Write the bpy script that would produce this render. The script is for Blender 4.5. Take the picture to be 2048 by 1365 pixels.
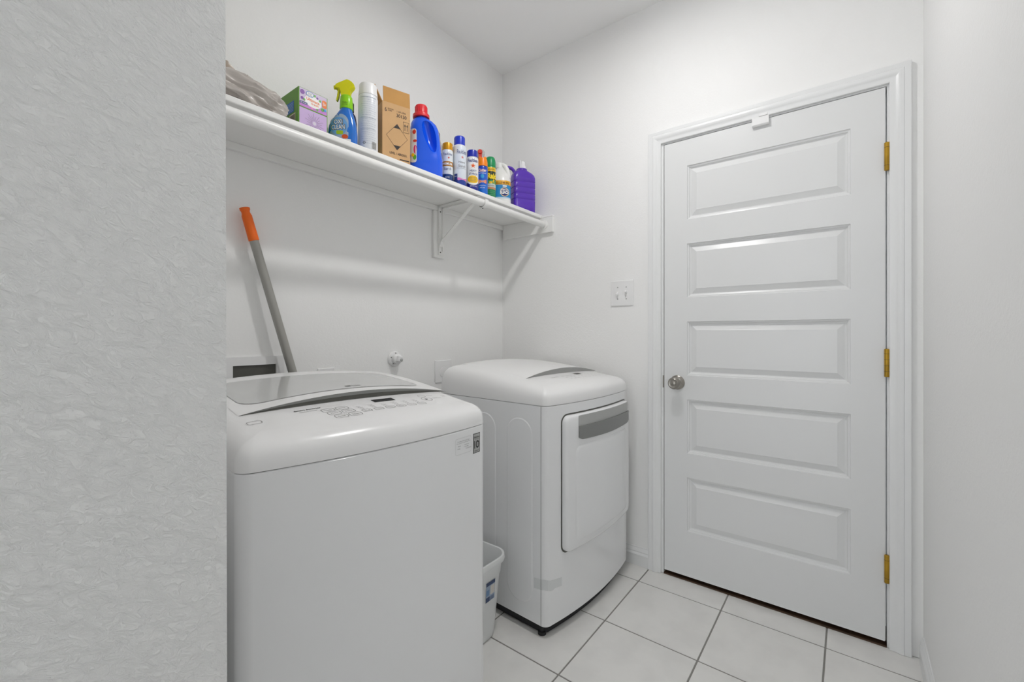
import bpy, bmesh, math, random
from mathutils import Vector, Matrix, noise
PI = math.pi
R = math.radians
random.seed(7)
for o in list(bpy.data.objects):
    bpy.data.objects.remove(o, do_unlink=True)
scene = bpy.context.scene
COL = scene.collection

# ---------------------------------------------------------------- camera, world, exposure
TH = 0.6586                      # angle between view direction and the X axis
CAM = Vector((0.0, 0.0, 1.15))
cam_d = bpy.data.cameras.new('camera')
cam_d.sensor_width = 36.0
cam_d.lens = 36.0 * 873.4 / 2048.0
cam_d.shift_y = -14.0 / 2048.0
cam_d.clip_start = 0.02
cam = bpy.data.objects.new('camera', cam_d)
COL.objects.link(cam)
cam.location = CAM
cam.rotation_euler = (PI / 2, 0, TH - PI / 2)
scene.camera = cam

world = bpy.data.worlds.new('world')
scene.world = world
world.use_nodes = True
bg = world.node_tree.nodes['Background']
bg.inputs['Color'].default_value = (0.93, 0.96, 1.0, 1)
bg.inputs['Strength'].default_value = 3.7

vs = scene.view_settings
vs.view_transform = 'Standard'
vs.look = 'None'
vs.gamma = 1.0
vs.use_curve_mapping = False
vs.exposure = 0.13
LAMP_W = 8.8
scene.cycles.max_bounces = 9
scene.cycles.glossy_bounces = 3
scene.cycles.transmission_bounces = 2
scene.cycles.diffuse_bounces = 7   # a small white room lives on inter-reflection

# ---------------------------------------------------------------- room sizes
XD = 2.108      # plane of the wall with the door
YB = 1.706      # plane of the wall behind the machines
YR = -0.205     # plane of the long wall on the right
YL = 0.70       # hall face of the wall on the left
XL = 0.242      # end of that wall
ZC = 2.759
XO = -2.6       # where the hall opens to the rest of the house
SH = 1.836      # top of the shelf

# ---------------------------------------------------------------- materials
MATS = {}
def srgb(h):
    if isinstance(h, str):
        h = h.lstrip('#')
        c = [int(h[i:i + 2], 16) / 255 for i in (0, 2, 4)]
    else:
        c = h
    return tuple(((x / 12.92) if x <= 0.04045 else ((x + 0.055) / 1.055) ** 2.4) for x in c) + (1.0,)

def mat(name, col, rough=0.5, metal=0.0, coat=0.0, spec=0.5, bump=None, var=0.0, trans=0.0, alpha=1.0):
    if name in MATS:
        return MATS[name]
    m = bpy.data.materials.new(name)
    m.use_nodes = True
    nt = m.node_tree
    b = nt.nodes['Principled BSDF']
    c = srgb(col)
    b.inputs['Base Color'].default_value = c
    b.inputs['Roughness'].default_value = rough
    b.inputs['Metallic'].default_value = metal
    b.inputs['Coat Weight'].default_value = coat
    b.inputs['Coat Roughness'].default_value = 0.08
    b.inputs['Specular IOR Level'].default_value = spec
    b.inputs['Transmission Weight'].default_value = trans
    b.inputs['Alpha'].default_value = alpha
    tc = nt.nodes.new('ShaderNodeTexCoord')
    if var > 0:
        n = nt.nodes.new('ShaderNodeTexNoise')
        n.inputs['Scale'].default_value = 9
        n.inputs['Detail'].default_value = 5
        nt.links.new(tc.outputs['Object'], n.inputs['Vector'])
        mx = nt.nodes.new('ShaderNodeMixRGB')
        mx.inputs[1].default_value = c
        mx.inputs[2].default_value = tuple(x * (1 - var) for x in c[:3]) + (1,)
        rp = nt.nodes.new('ShaderNodeValToRGB')
        rp.color_ramp.elements[0].position = 0.4
        rp.color_ramp.elements[1].position = 0.65
        nt.links.new(n.outputs['Fac'], rp.inputs['Fac'])
        nt.links.new(rp.outputs['Color'], mx.inputs[0])
        nt.links.new(mx.outputs[0], b.inputs['Base Color'])
    if bump:
        sc, st, dist = bump
        n = nt.nodes.new('ShaderNodeTexNoise')
        n.inputs['Scale'].default_value = sc
        n.inputs['Detail'].default_value = 3
        nt.links.new(tc.outputs['Object'], n.inputs['Vector'])
        bp = nt.nodes.new('ShaderNodeBump')
        bp.inputs['Strength'].default_value = st
        bp.inputs['Distance'].default_value = dist
        nt.links.new(n.outputs['Fac'], bp.inputs['Height'])
        nt.links.new(bp.outputs['Normal'], b.inputs['Normal'])
    MATS[name] = m
    return m

def wall_mat(name, col, strength, scale=62, dist=0.0012, stroke=None):
    """painted drywall with a hand-trowelled knock-down texture"""
    m = mat(name, col, rough=0.5, spec=0.3)
    nt = m.node_tree
    b = nt.nodes['Principled BSDF']
    tc = nt.nodes.new('ShaderNodeTexCoord')
    n1 = nt.nodes.new('ShaderNodeTexNoise')
    n1.inputs['Scale'].default_value = scale
    n1.inputs['Detail'].default_value = 6
    n1.inputs['Roughness'].default_value = 0.62
    n1.inputs['Distortion'].default_value = 1.2
    if stroke is None:
        nt.links.new(tc.outputs['Object'], n1.inputs['Vector'])
    else:                       # trowel strokes drawn out along one direction
        cmb = nt.nodes.new('ShaderNodeCombineXYZ')
        a = R(stroke)
        for k, (v, f) in enumerate((((math.cos(a), 0, math.sin(a)), 0.55), ((0, 1, 0), 1.0), ((-math.sin(a), 0, math.cos(a)), 1.0))):
            dp = nt.nodes.new('ShaderNodeVectorMath')
            dp.operation = 'DOT_PRODUCT'
            dp.inputs[1].default_value = tuple(c * f for c in v)
            nt.links.new(tc.outputs['Object'], dp.inputs[0])
            nt.links.new(dp.outputs['Value'], cmb.inputs[k])
        nt.links.new(cmb.outputs[0], n1.inputs['Vector'])
    rp = nt.nodes.new('ShaderNodeValToRGB')
    rp.color_ramp.elements[0].position = 0.36
    rp.color_ramp.elements[1].position = 0.60
    nt.links.new(n1.outputs['Fac'], rp.inputs['Fac'])
    bp = nt.nodes.new('ShaderNodeBump')
    bp.inputs['Strength'].default_value = strength
    bp.inputs['Distance'].default_value = dist
    nt.links.new(rp.outputs['Color'], bp.inputs['Height'])
    nt.links.new(bp.outputs['Normal'], b.inputs['Normal'])
    return m

def band_mat(name, height, stops, rough=0.3, metal=0.0, coat=0.3):
    """printed bands: stops = [(height fraction where the band starts, colour)]"""
    m = mat(name, stops[0][1], rough=rough, metal=metal, coat=coat)
    nt = m.node_tree
    b = nt.nodes['Principled BSDF']
    tc = nt.nodes.new('ShaderNodeTexCoord')
    sp = nt.nodes.new('ShaderNodeSeparateXYZ')
    nt.links.new(tc.outputs['Object'], sp.inputs[0])
    dv = nt.nodes.new('ShaderNodeMath')
    dv.operation = 'DIVIDE'
    dv.inputs[1].default_value = height
    nt.links.new(sp.outputs['Z'], dv.inputs[0])
    rp = nt.nodes.new('ShaderNodeValToRGB')
    cr = rp.color_ramp
    cr.interpolation = 'CONSTANT'
    while len(cr.elements) < len(stops):
        cr.elements.new(0.5)
    for e, (p, c) in zip(cr.elements, stops):
        e.position = p
        e.color = srgb(c)
    nt.links.new(dv.outputs[0], rp.inputs['Fac'])
    nt.links.new(rp.outputs['Color'], b.inputs['Base Color'])
    return m

M_wall = wall_mat('wall_paint', '#f4f4f3', 0.22)
M_wall2 = wall_mat('wall_paint_coarse', '#f4f4f3', 0.7, 110, 0.0020, -34)
M_ceil = mat('ceiling_paint', '#f9f9f8', rough=0.7, spec=0.2, bump=(90, 0.25, 0.001))
M_trim = mat('trim_paint', '#ebecec', rough=0.28, spec=0.5)
M_door = mat('door_paint', '#e5e6e6', rough=0.3, spec=0.5)
M_tile = mat('floor_tile', '#e8e7e4', rough=0.38, spec=0.45, var=0.06, bump=(24, 0.12, 0.002))
_nt = M_tile.node_tree
_geo = _nt.nodes.new('ShaderNodeNewGeometry')
for _n in _nt.nodes:
    if _n.type == 'TEX_NOISE':
        _nt.links.new(_geo.outputs['Position'], _n.inputs['Vector'])
M_grout = mat('grout', '#8d8b87', rough=0.9, bump=(300, 0.4, 0.001))
M_enamel = mat('white_enamel', '#eff0f1', rough=0.16, spec=0.5, coat=0.3)
M_plastic = mat('white_plastic', '#f0f0f0', rough=0.24, spec=0.5)
M_glossgrey = mat('lid_glaze', '#c3c4c3', rough=0.07, spec=0.6, coat=0.5)
M_silver = mat('silver_plastic', '#8b8c8a', rough=0.35, metal=0.35)
M_silver2 = mat('silver_pocket', '#b4b5b3', rough=0.3, metal=0.2)
M_silver3 = mat('silver_inlay', '#a3a4a2', rough=0.35, metal=0.2)
M_darkgrey = mat('dark_grey', '#55554f', rough=0.45)
M_black = mat('black_rubber_and_shade', '#15161a', rough=0.6)
M_disp = mat('black_display', '#1b1c1e', rough=0.1)
M_ink = mat('grey_ink', '#777775', rough=0.5)
M_inkd = mat('black_ink', '#2a2a2a', rough=0.5)
M_nickel = mat('satin_nickel', '#a09c95', rough=0.28, metal=1.0)
M_brass = mat('aged_brass', '#c39a34', rough=0.35, metal=0.75, var=0.3)
M_brown = mat('threshold_wood', '#4a3320', rough=0.6, var=0.4)
M_shelf = mat('shelf_paint', '#f2f2f0', rough=0.35, spec=0.45)
M_white = mat('print_white', '#f4f4f2', rough=0.4)

# ---------------------------------------------------------------- mesh helpers
def link(name, me, m, parent=None, loc=(0, 0, 0), rot=(0, 0, 0), smooth=None):
    o = bpy.data.objects.new(name, me)
    COL.objects.link(o)
    if m is not None:
        ms = m if isinstance(m, (list, tuple)) else [m]
        if len(me.materials) == 0:
            for x in ms:
                me.materials.append(x)
    if parent is not None:
        o.parent = parent
    o.location = loc
    o.rotation_euler = rot
    if smooth is not None:
        shade(me, smooth)
    return o

def shade(me, ang=40):
    if len(me.polygons) == 0:
        return
    me.polygons.foreach_set('use_smooth', [True] * len(me.polygons))
    bm = bmesh.new()
    bm.from_mesh(me)
    for e in bm.edges:
        if len(e.link_faces) == 2:
            e.smooth = e.calc_face_angle(0) < R(ang)
        else:
            e.smooth = True
    bm.to_mesh(me)
    bm.free()

def mesh(name, verts, faces):
    me = bpy.data.meshes.new(name)
    me.from_pydata([tuple(v) for v in verts], [], [tuple(f) for f in faces])
    me.validate()
    bm = bmesh.new()
    bm.from_mesh(me)
    bmesh.ops.recalc_face_normals(bm, faces=bm.faces)
    bm.to_mesh(me)
    bm.free()
    return me

def open_mesh(name, verts, faces):
    me = bpy.data.meshes.new(name)
    me.from_pydata([tuple(v) for v in verts], [], [tuple(f) for f in faces])
    return me

def add_box(bm, x0, x1, y0, y1, z0, z1):
    vs_ = [bm.verts.new(p) for p in ((x0, y0, z0), (x1, y0, z0), (x1, y1, z0), (x0, y1, z0),
                                     (x0, y0, z1), (x1, y0, z1), (x1, y1, z1), (x0, y1, z1))]
    for f in ((3, 2, 1, 0), (4, 5, 6, 7), (0, 1, 5, 4), (1, 2, 6, 5), (2, 3, 7, 6), (3, 0, 4, 7)):
        bm.faces.new([vs_[i] for i in f])

def bm_mesh(name, bm):
    me = bpy.data.meshes.new(name)
    bm.to_mesh(me)
    bm.free()
    return me

def box_mesh(name, x0, x1, y0, y1, z0, z1, bev=0.0, seg=2):
    bm = bmesh.new()
    add_box(bm, x0, x1, y0, y1, z0, z1)
    if bev > 0:
        bmesh.ops.bevel(bm, geom=list(bm.edges), offset=bev, segments=seg, affect='EDGES', profile=0.5)
    me = bm_mesh(name, bm)
    if bev > 0:
        shade(me, 50)
        for p in me.polygons:              # keep the six big faces dead flat
            if max(abs(c) for c in p.normal) > 0.9995:
                p.use_smooth = False
    return me

def box(name, dims, m, parent=None, bev=0.0, loc=(0, 0, 0), rot=(0, 0, 0), seg=2):
    return link(name, box_mesh(name, *dims, bev=bev, seg=seg), m, parent, loc, rot)

def lathe_mesh(name, prof, n=32, axis='z'):
    verts, faces = [], []
    for r, z in prof:
        for k in range(n):
            a = 2 * PI * k / n
            verts.append((r * math.cos(a), r * math.sin(a), z))
    for i in range(len(prof) - 1):
        for k in range(n):
            k2 = (k + 1) % n
            faces.append((i * n + k, i * n + k2, (i + 1) * n + k2, (i + 1) * n + k))
    faces.append(tuple(range(n - 1, -1, -1)))
    faces.append(tuple((len(prof) - 1) * n + k for k in range(n)))
    if axis == 'x':
        verts = [(z, x, y) for x, y, z in verts]
    if axis == 'y':
        verts = [(y, z, x) for x, y, z in verts]
    me = open_mesh(name, verts, faces)
    shade(me, 35)
    return me

def lathe(name, prof, m, parent=None, n=32, axis='z', loc=(0, 0, 0), rot=(0, 0, 0)):
    return link(name, lathe_mesh(name, prof, n, axis), m, parent, loc, rot)

def tube_mesh(name, pts, rad, n=12, cap=True):
    pts = [Vector(p) for p in pts]
    rads = rad if isinstance(rad, (list, tuple)) else [rad] * len(pts)
    verts, faces = [], []
    up = Vector((0, 0, 1))
    t0 = (pts[1] - pts[0]).normalized()
    if abs(t0.dot(up)) > 0.95:
        up = Vector((1, 0, 0))
    side = t0.cross(up).normalized()
    for i, p in enumerate(pts):
        t = (pts[min(i + 1, len(pts) - 1)] - pts[max(i - 1, 0)]).normalized()
        side = (side - t * side.dot(t)).normalized()
        b = t.cross(side)
        for k in range(n):
            a = 2 * PI * k / n
            verts.append(p + (side * math.cos(a) + b * math.sin(a)) * rads[i])
    for i in range(len(pts) - 1):
        for k in range(n):
            k2 = (k + 1) % n
            faces.append((i * n + k, i * n + k2, (i + 1) * n + k2, (i + 1) * n + k))
    if cap:
        faces.append(tuple(range(n - 1, -1, -1)))
        faces.append(tuple((len(pts) - 1) * n + k for k in range(n)))
    me = mesh(name, verts, faces)
    shade(me, 40)
    return me

def tube(name, pts, rad, m, parent=None, n=12, loc=(0, 0, 0), rot=(0, 0, 0)):
    return link(name, tube_mesh(name, pts, rad, n), m, parent, loc, rot)

def prism_mesh(name, poly, fn, t0, t1):
    """2D polygon swept between t0 and t1; fn(x, y, t) -> point"""
    n = len(poly)
    verts = [fn(x, y, t0) for x, y in poly] + [fn(x, y, t1) for x, y in poly]
    faces = [tuple(range(n - 1, -1, -1)), tuple(range(n, 2 * n))]
    for i in range(n):
        j = (i + 1) % n
        faces.append((i, j, n + j, n + i))
    return mesh(name, verts, faces)

def rrect(w, h, r, n=5, cx=0, cy=0):
    pts = []
    for (sx, sy, a0) in ((1, 1, 0), (-1, 1, 90), (-1, -1, 180), (1, -1, 270)):
        for k in range(n + 1):
            a = R(a0 + 90 * k / n)
            pts.append((cx + sx * (w / 2 - r) + r * math.cos(a), cy + sy * (h / 2 - r) + r * math.sin(a)))
    return pts

def ellipse(rx, ry, n=32, cx=0, cy=0):
    return [(cx + rx * math.cos(2 * PI * k / n), cy + ry * math.sin(2 * PI * k / n)) for k in range(n)]

def star(r1, r2, k=5, cx=0, cy=0):
    return [(cx + (r1 if i % 2 == 0 else r2) * math.sin(PI * i / k), cy + (r1 if i % 2 == 0 else r2) * math.cos(PI * i / k)) for i in range(2 * k)]

def thing(name, label, cat, loc=(0, 0, 0), rotz=0, group=None):
    o = bpy.data.objects.new(name, None)
    o.empty_display_size = 0.05
    COL.objects.link(o)
    o.location = loc
    o.rotation_euler = (0, 0, rotz)
    tag(o, label, cat, group)
    return o

def tag(o, label, cat, group=None):
    o['label'] = label
    o['category'] = cat
    if group:
        o['group'] = group
    return o

def struct(o):
    o['kind'] = 'structure'
    return o

# flat print: 2D shapes mapped onto a surface by fn(x, y) -> local point
def decal(name, poly, fn, m, parent, rings=4, centre=None):
    n = len(poly)
    cx = sum(p[0] for p in poly) / n if centre is None else centre[0]
    cy = sum(p[1] for p in poly) / n if centre is None else centre[1]
    verts = [fn(cx, cy)]
    faces = []
    for i in range(1, rings + 1):
        s = i / rings
        for x, y in poly:
            verts.append(fn(cx + (x - cx) * s, cy + (y - cy) * s))
    for k in range(n):
        faces.append((0, 1 + k, 1 + (k + 1) % n))
    for i in range(rings - 1):
        a = 1 + i * n
        for k in range(n):
            k2 = (k + 1) % n
            faces.append((a + k, a + n + k, a + n + k2, a + k2))
    return link(name, open_mesh(name, verts, faces), m, parent)

def rectpoly(x0, x1, y0, y1, n=8):
    return ([(x0 + (x1 - x0) * k / n, y0) for k in range(n)] + [(x1, y0 + (y1 - y0) * k / n) for k in range(n)] +
            [(x1 - (x1 - x0) * k / n, y1) for k in range(n)] + [(x0, y1 - (y1 - y0) * k / n) for k in range(n)])

def ring_decal(name, outer, inner, fn, m, parent):
    n = len(outer)
    verts = [fn(*p) for p in outer] + [fn(*p) for p in inner]
    faces = [(k, (k + 1) % n, n + (k + 1) % n, n + k) for k in range(n)]
    return link(name, open_mesh(name, verts, faces), m, parent)

def frame_poly(w, h, r, t, cx, cy):
    return rrect(w, h, r, 4, cx, cy), rrect(w - 2 * t, h - 2 * t, max(r - t, 0.0004), 4, cx, cy)

TXT = {}
def text_shape(s, bold=0.0, shear=0.0):
    key = (s, bold, shear)
    if key in TXT:
        return TXT[key]
    cu = bpy.data.curves.new('lettering', 'FONT')
    cu.body = s
    cu.align_x = 'CENTER'
    cu.align_y = 'CENTER'
    cu.size = 1.0
    cu.offset = bold
    cu.shear = shear
    cu.resolution_u = 3
    o = bpy.data.objects.new('lettering', cu)
    COL.objects.link(o)
    bpy.context.view_layer.update()
    dg = bpy.context.evaluated_depsgraph_get()
    me = bpy.data.meshes.new_from_object(o.evaluated_get(dg))
    vs_ = [tuple(v.co) for v in me.vertices]
    fs = [tuple(p.vertices) for p in me.polygons]
    bpy.data.objects.remove(o)
    bpy.data.meshes.remove(me)
    xs = [v[0] for v in vs_]
    ys = [v[1] for v in vs_]
    bx = (min(xs), max(xs), min(ys), max(ys))
    TXT[key] = (vs_, fs, bx)
    return TXT[key]

def text(s, cx, cy, w, h, fn, m, parent, bold=0.0, shear=0.0, name='lettering', tilt=0.0):
    """text fitted to a w x h box centred on (cx, cy) of the surface"""
    vs_, fs, bx = text_shape(s, bold, shear)
    kx = w / (bx[1] - bx[0])
    ky = h / (bx[3] - bx[2])
    mx, my = (bx[0] + bx[1]) / 2, (bx[2] + bx[3]) / 2
    c, sn = math.cos(tilt), math.sin(tilt)
    out = []
    for x, y, z in vs_:
        a, b = (x - mx) * kx, (y - my) * ky
        out.append(fn(cx + a * c - b * sn, cy + a * sn + b * c))
    return link(name, open_mesh(name, out, fs), m, parent)

def facing(x, y):
    return math.atan2(-y, -x) + PI / 2

# ================================================================ SETTING
def multi_box(name, boxes, m):
    bm = bmesh.new()
    for b in boxes:
        add_box(bm, *b)
    return struct(link(name, bm_mesh(name, bm), m))

DY0, DY1 = -0.103, 0.705     # door slab
DZ0, DZ1 = 0.024, 2.056
OY0, OY1, OZ = -0.125, 0.727, 2.078   # rough opening in the wall

multi_box('wall_right', [(XD, XD + 0.14, YR - 0.12, OY0, 0, ZC), (XD, XD + 0.14, OY1, YB + 0.12, 0, ZC),
                         (XD, XD + 0.14, OY0, OY1, OZ, ZC)], M_wall)
multi_box('wall_back', [(XL - 0.12, XD, YB, YB + 0.12, 0, ZC)], M_wall)
multi_box('wall_front', [(XO, XD, YR - 0.12, YR, 0, ZC)], M_wall)
multi_box('rear_light_blocker', [(XO - 0.12, XO, YR - 0.12, 0.22, 0, ZC)], M_wall)  # half wall added out of view to narrow the light from behind
# left wall: stub whose free end leans very slightly
def left_wall():
    xt, xb = 0.2385, 0.2445
    v = []
    for z, x in ((0, xb), (ZC, xt)):
        v += [(XO, YL, z), (x, YL, z), (x, YB, z), (x - 0.115, YB, z), (x - 0.115, YL + 0.115, z), (XO, YL + 0.115, z)]
    f = [(5, 4, 3, 2, 1, 0), (6, 7, 8, 9, 10, 11)] + [(i, (i + 1) % 6, 6 + (i + 1) % 6, 6 + i) for i in range(6)]
    return struct(link('wall_left', mesh('wall_left', v, f), M_wall2))
left_wall()
multi_box('ceiling', [(XO, XD + 0.14, YR - 0.12, YB + 0.12, ZC, ZC + 0.1)], M_ceil)
floor = multi_box('floor', [(XO, XD + 0.14, YR - 0.12, YB + 0.12, -0.08, -0.0018)], M_grout)

# tiles on the measured grout lines
P = 0.3535
GX0, GY0, G = 1.968, 0.778, 0.0055
xs = [GX0 + k * P for k in range(-9, 2)]
ys = [GY0 + k * P for k in range(-3, 4)]
def tile(x0, x1, y0, y1, cache={}):
    key = (round(x1 - x0, 4), round(y1 - y0, 4))
    if key not in cache:
        cache[key] = box_mesh('tile', 0, key[0], 0, key[1], -0.008, 0, bev=0.0012, seg=1)
    o = link('tile', cache[key], M_tile, floor, (x0, y0, 0))
for i in range(len(xs) - 1):
    for j in range(len(ys) - 1):
        x0, x1 = max(xs[i] + G / 2, XO), min(xs[i + 1] - G / 2, XD - 0.001)
        y0, y1 = max(ys[j] + G / 2, YR + 0.001), min(ys[j + 1] - G / 2, YB - 0.001)
        if x1 - x0 < 0.02 or y1 - y0 < 0.02:
            continue
        if x1 < XL - 0.1 and y0 > YL:
            continue
        tile(x0, x1, y0, y1)

# ---- door
def door():
    X0 = 2.106
    T = 0.035
    py0, py1 = -0.002, 0.600
    tops = [1.934 - 0.363 * k for k in range(5)]
    hts = 0.2505
    bm = bmesh.new()
    ycut = [DY0, py0, py1, DY1]
    zcut = [DZ0]
    for t in reversed(tops):
        zcut += [t - hts, t]
    zcut.append(DZ1)
    def quad(pts):
        bm.faces.new([bm.verts.new(p) for p in pts])
    for i in range(3):
        for j in range(len(zcut) - 1):
            if i == 1 and j % 2 == 1:
                continue
            y0, y1, z0, z1 = ycut[i], ycut[i + 1], zcut[j], zcut[j + 1]
            quad([(X0, y1, z0), (X0, y0, z0), (X0, y0, z1), (X0, y1, z1)])
    b = X0 + T
    quad([(b, DY0, DZ0), (b, DY1, DZ0), (b, DY1, DZ1), (b, DY0, DZ1)])
    quad([(X0, DY0, DZ0), (b, DY0, DZ0), (b, DY0, DZ1), (X0, DY0, DZ1)])
    quad([(b, DY1, DZ0), (X0, DY1, DZ0), (X0, DY1, DZ1), (b, DY1, DZ1)])
    quad([(X0, DY0, DZ0), (X0, DY1, DZ0), (b, DY1, DZ0), (b, DY0, DZ0)])
    quad([(X0, DY1, DZ1), (X0, DY0, DZ1), (b, DY0, DZ1), (b, DY1, DZ1)])
    bmesh.ops.remove_doubles(bm, verts=bm.verts, dist=1e-5)
    d = struct(link('door_1', bm_mesh('door_1', bm), M_door))
    # moulded panel shared by the five positions
    steps = [(0, 0), (0.002, 0.0045), (0.0075, 0.0060), (0.0095, 0.0105), (0.0150, 0.0135), (0.0175, 0.0135), (0.039, 0.0045), (0.0405, 0.0036)]
    w, h = py1 - py0, hts
    verts, faces = [], []
    for ins, dep in steps:
        for y, z in ((w / 2 - ins, -h / 2 + ins), (-w / 2 + ins, -h / 2 + ins), (-w / 2 + ins, h / 2 - ins), (w / 2 - ins, h / 2 - ins)):
            verts.append((dep, y, z))
    for k in range(len(steps) - 1):
        for q in range(4):
            q2 = (q + 1) % 4
            faces.append((4 * k + q, 4 * k + q2, 4 * k + 4 + q2, 4 * k + 4 + q))
    k = 4 * (len(steps) - 1)
    faces.append((k, k + 1, k + 2, k + 3))
    pm = open_mesh('panel', verts, faces)
    for t in tops:
        link('panel', pm, M_door, d, (X0, (py0 + py1) / 2, t - h / 2))
    # hinges: knuckle barrel, pin tips, leaf
    for zc, kind in ((1.799, 0), (1.044, 1), (0.291, 0)):
        hz = 0.052
        hy = -0.1065
        hn = link('hinge', lathe_mesh('hinge', [(0.0045, -hz), (0.0075, -hz + 0.002), (0.0075, hz - 0.002), (0.0045, hz)], 16),
                  M_brass, d, (X0 - 0.0075, hy, zc))
        cuts = (-0.033, 0.033) if kind == 0 else (-0.031, -0.010, 0.012, 0.034)
        for c in cuts:
            link('knuckle_joint', lathe_mesh('knuckle_joint', [(0.0072, -0.0007), (0.0078, -0.0005), (0.0078, 0.0005), (0.0072, 0.0007)], 16), M_brown, hn, (0, 0, c))
        box('hinge_leaf', (-0.002, 0.004, -0.0105, -0.006, -hz + 0.001, hz - 0.001), M_brass, hn)
    # knob: rose, neck, knob, key button
    kp = (X0, 0.6435, 0.922)
    kn = link('door_knob', lathe_mesh('door_knob', [(0.0095, 0), (0.0095, -0.030), (0.014, -0.034), (0.023, -0.038), (0.0275, -0.044), (0.0280, -0.052), (0.0255, -0.059), (0.0205, -0.063), (0.0185, -0.0625), (0.0125, -0.0620)], 40, 'x'), M_nickel, d, kp)
    lathe('rose', [(0.0335, 0), (0.0335, -0.004), (0.029, -0.0085), (0.014, -0.012), (0.011, -0.0125)], M_nickel, kn, 40, 'x')
    lathe('lock_button', [(0.0115, -0.06), (0.0115, -0.066), (0.010, -0.067)], M_nickel, kn, 24, 'x')
    box('thumb_turn', (-0.0715, -0.066, -0.0018, 0.0018, -0.006, 0.006), M_nickel, kn, bev=0.0008)
    # kick lip under the slab
    box('bottom_lip', (X0 - 0.0035, X0 + 0.002, DY0 + 0.002, DY1 - 0.002, DZ0 - 0.001, DZ0 + 0.004), M_trim, d)
    return d
door()

# jamb and casing
JI0, JI1, JZ = -0.1075, 0.7085, 2.0595
bm = bmesh.new()
add_box(bm, XD, XD + 0.14, OY0, JI0, 0, OZ)
add_box(bm, XD, XD + 0.14, JI1, OY1, 0, OZ)
add_box(bm, XD, XD + 0.14, JI0, JI1, JZ, OZ)
add_box(bm, 2.143, 2.156, JI0, JI0 + 0.012, 0, JZ)
add_box(bm, 2.143, 2.156, JI1 - 0.012, JI1, 0, JZ)
add_box(bm, 2.143, 2.156, JI0 + 0.012, JI1 - 0.012, JZ - 0.012, JZ)
struct(link('trim_1', bm_mesh('trim_1', bm), M_trim))
box('strike_plate', (XD - 0.0012, XD + 0.02, 0.7073, 0.7128, 0.893, 0.951), M_nickel, bpy.data.objects['trim_1'], bev=0.0004)

CI0, CI1, CZ = -0.1135, 0.7185, 2.0645
CP = [(0, 0.0), (0, 0.0115), (0.002, 0.0130), (0.010, 0.0135), (0.016, 0.0135), (0.021, 0.0150), (0.027, 0.0185), (0.034, 0.0195), (0.039, 0.0188), (0.0415, 0.0165), (0.048, 0.0175), (0.0585, 0.0175), (0.0605, 0.0160), (0.0605, 0.0)]
def casing(name, kind):
    verts = []
    n = len(CP)
    for end in (0, 1):
        for t, h in CP:
            x = XD - h
            if kind == 'L':
                verts.append((x, CI1 + t, 0.001 if end == 0 else CZ + t))
            elif kind == 'R':
                verts.append((x, CI0 - t, 0.001 if end == 0 else CZ + t))
            else:
                verts.append((x, (CI1 + t) if end == 0 else (CI0 - t), CZ + t))
    faces = [(i, i + 1, n + i + 1, n + i) for i in range(n - 1)] + [tuple(range(n)), tuple(range(2 * n - 1, n - 1, -1))]
    me = mesh(name, verts, faces)
    shade(me, 25)
    return struct(link(name, me, M_trim))
casing('trim_2', 'L')
casing('trim_3', 'T')
casing('trim_4', 'R')
# threshold board below the door
bm = bmesh.new()
add_box(bm, XD - 0.004, 2.20, JI0 + 0.001, JI1 - 0.001, -0.001, 0.006)
add_box(bm, 2.1425, 2.20, JI0 + 0.001, JI1 - 0.001, 0.006, 0.06)  # unseen lip added behind the slab to block light leaking underneath
struct(link('trim_5', bm_mesh('trim_5', bm), M_brown))

# baseboards (profile: distance from wall, height)
BP = [(0, 0), (0.0125, 0), (0.0125, 0.050), (0.0135, 0.054), (0.0115, 0.060), (0.0085, 0.064), (0.0095, 0.070), (0.0065, 0.079), (0.0035, 0.084), (0.003, 0.089), (0, 0.091)]
def baseboard(name, fn, t0, t1):
    me = prism_mesh(name, BP, fn, t0, t1)
    shade(me, 25)
    return struct(link(name, me, M_trim))
baseboard('baseboard_right', lambda d, z, t: (XD - d, t, z + 0.0005), 0.7795, YB)
baseboard('baseboard_front', lambda d, z, t: (t, YR + d, z + 0.0005), XO, 2.085)
baseboard('baseboard_back', lambda d, z, t: (t, YB - d, z + 0.0005), 0.245, XD - 0.014)
baseboard('baseboard_left', lambda d, z, t: (t, YL - d, z + 0.0005), XO, 0.24)

# ---- ceiling lamp (just above the frame)
def ceiling_lamp():
    L = thing('ceiling_light', 'round white flush ceiling light in the middle of the laundry room', 'ceiling light', (1.25, 0.635, ZC))
    lathe('housing', [(0.085, 0), (0.085, -0.012), (0.078, -0.018), (0.057, -0.018)], M_plastic, L, 48)
    md = bpy.data.materials.new('lamp_diffuser')
    md.use_nodes = True
    b = md.node_tree.nodes['Principled BSDF']
    b.inputs['Base Color'].default_value = (1, 1, 1, 1)
    b.inputs['Emission Color'].default_value = (1.0, 0.985, 0.975, 1)
    b.inputs['Emission Strength'].default_value = 8.0
    md.cycles.emission_sampling = 'NONE'
    lathe('diffuser', [(0.056, -0.017), (0.0565, -0.021), (0.053, -0.028), (0.045, -0.034), (0.034, -0.038), (0.02, -0.0405), (0.006, -0.041)], md, L, 48)
    ld = bpy.data.lights.new('bulb', 'AREA')
    ld.shape = 'DISK'
    ld.size = 0.12
    ld.energy = LAMP_W
    ld.color = (1.0, 0.985, 0.975)
    lo = bpy.data.objects.new('bulb', ld)
    COL.objects.link(lo)
    lo.parent = L
    lo.location = (0, 0, -0.043)
ceiling_lamp()

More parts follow.
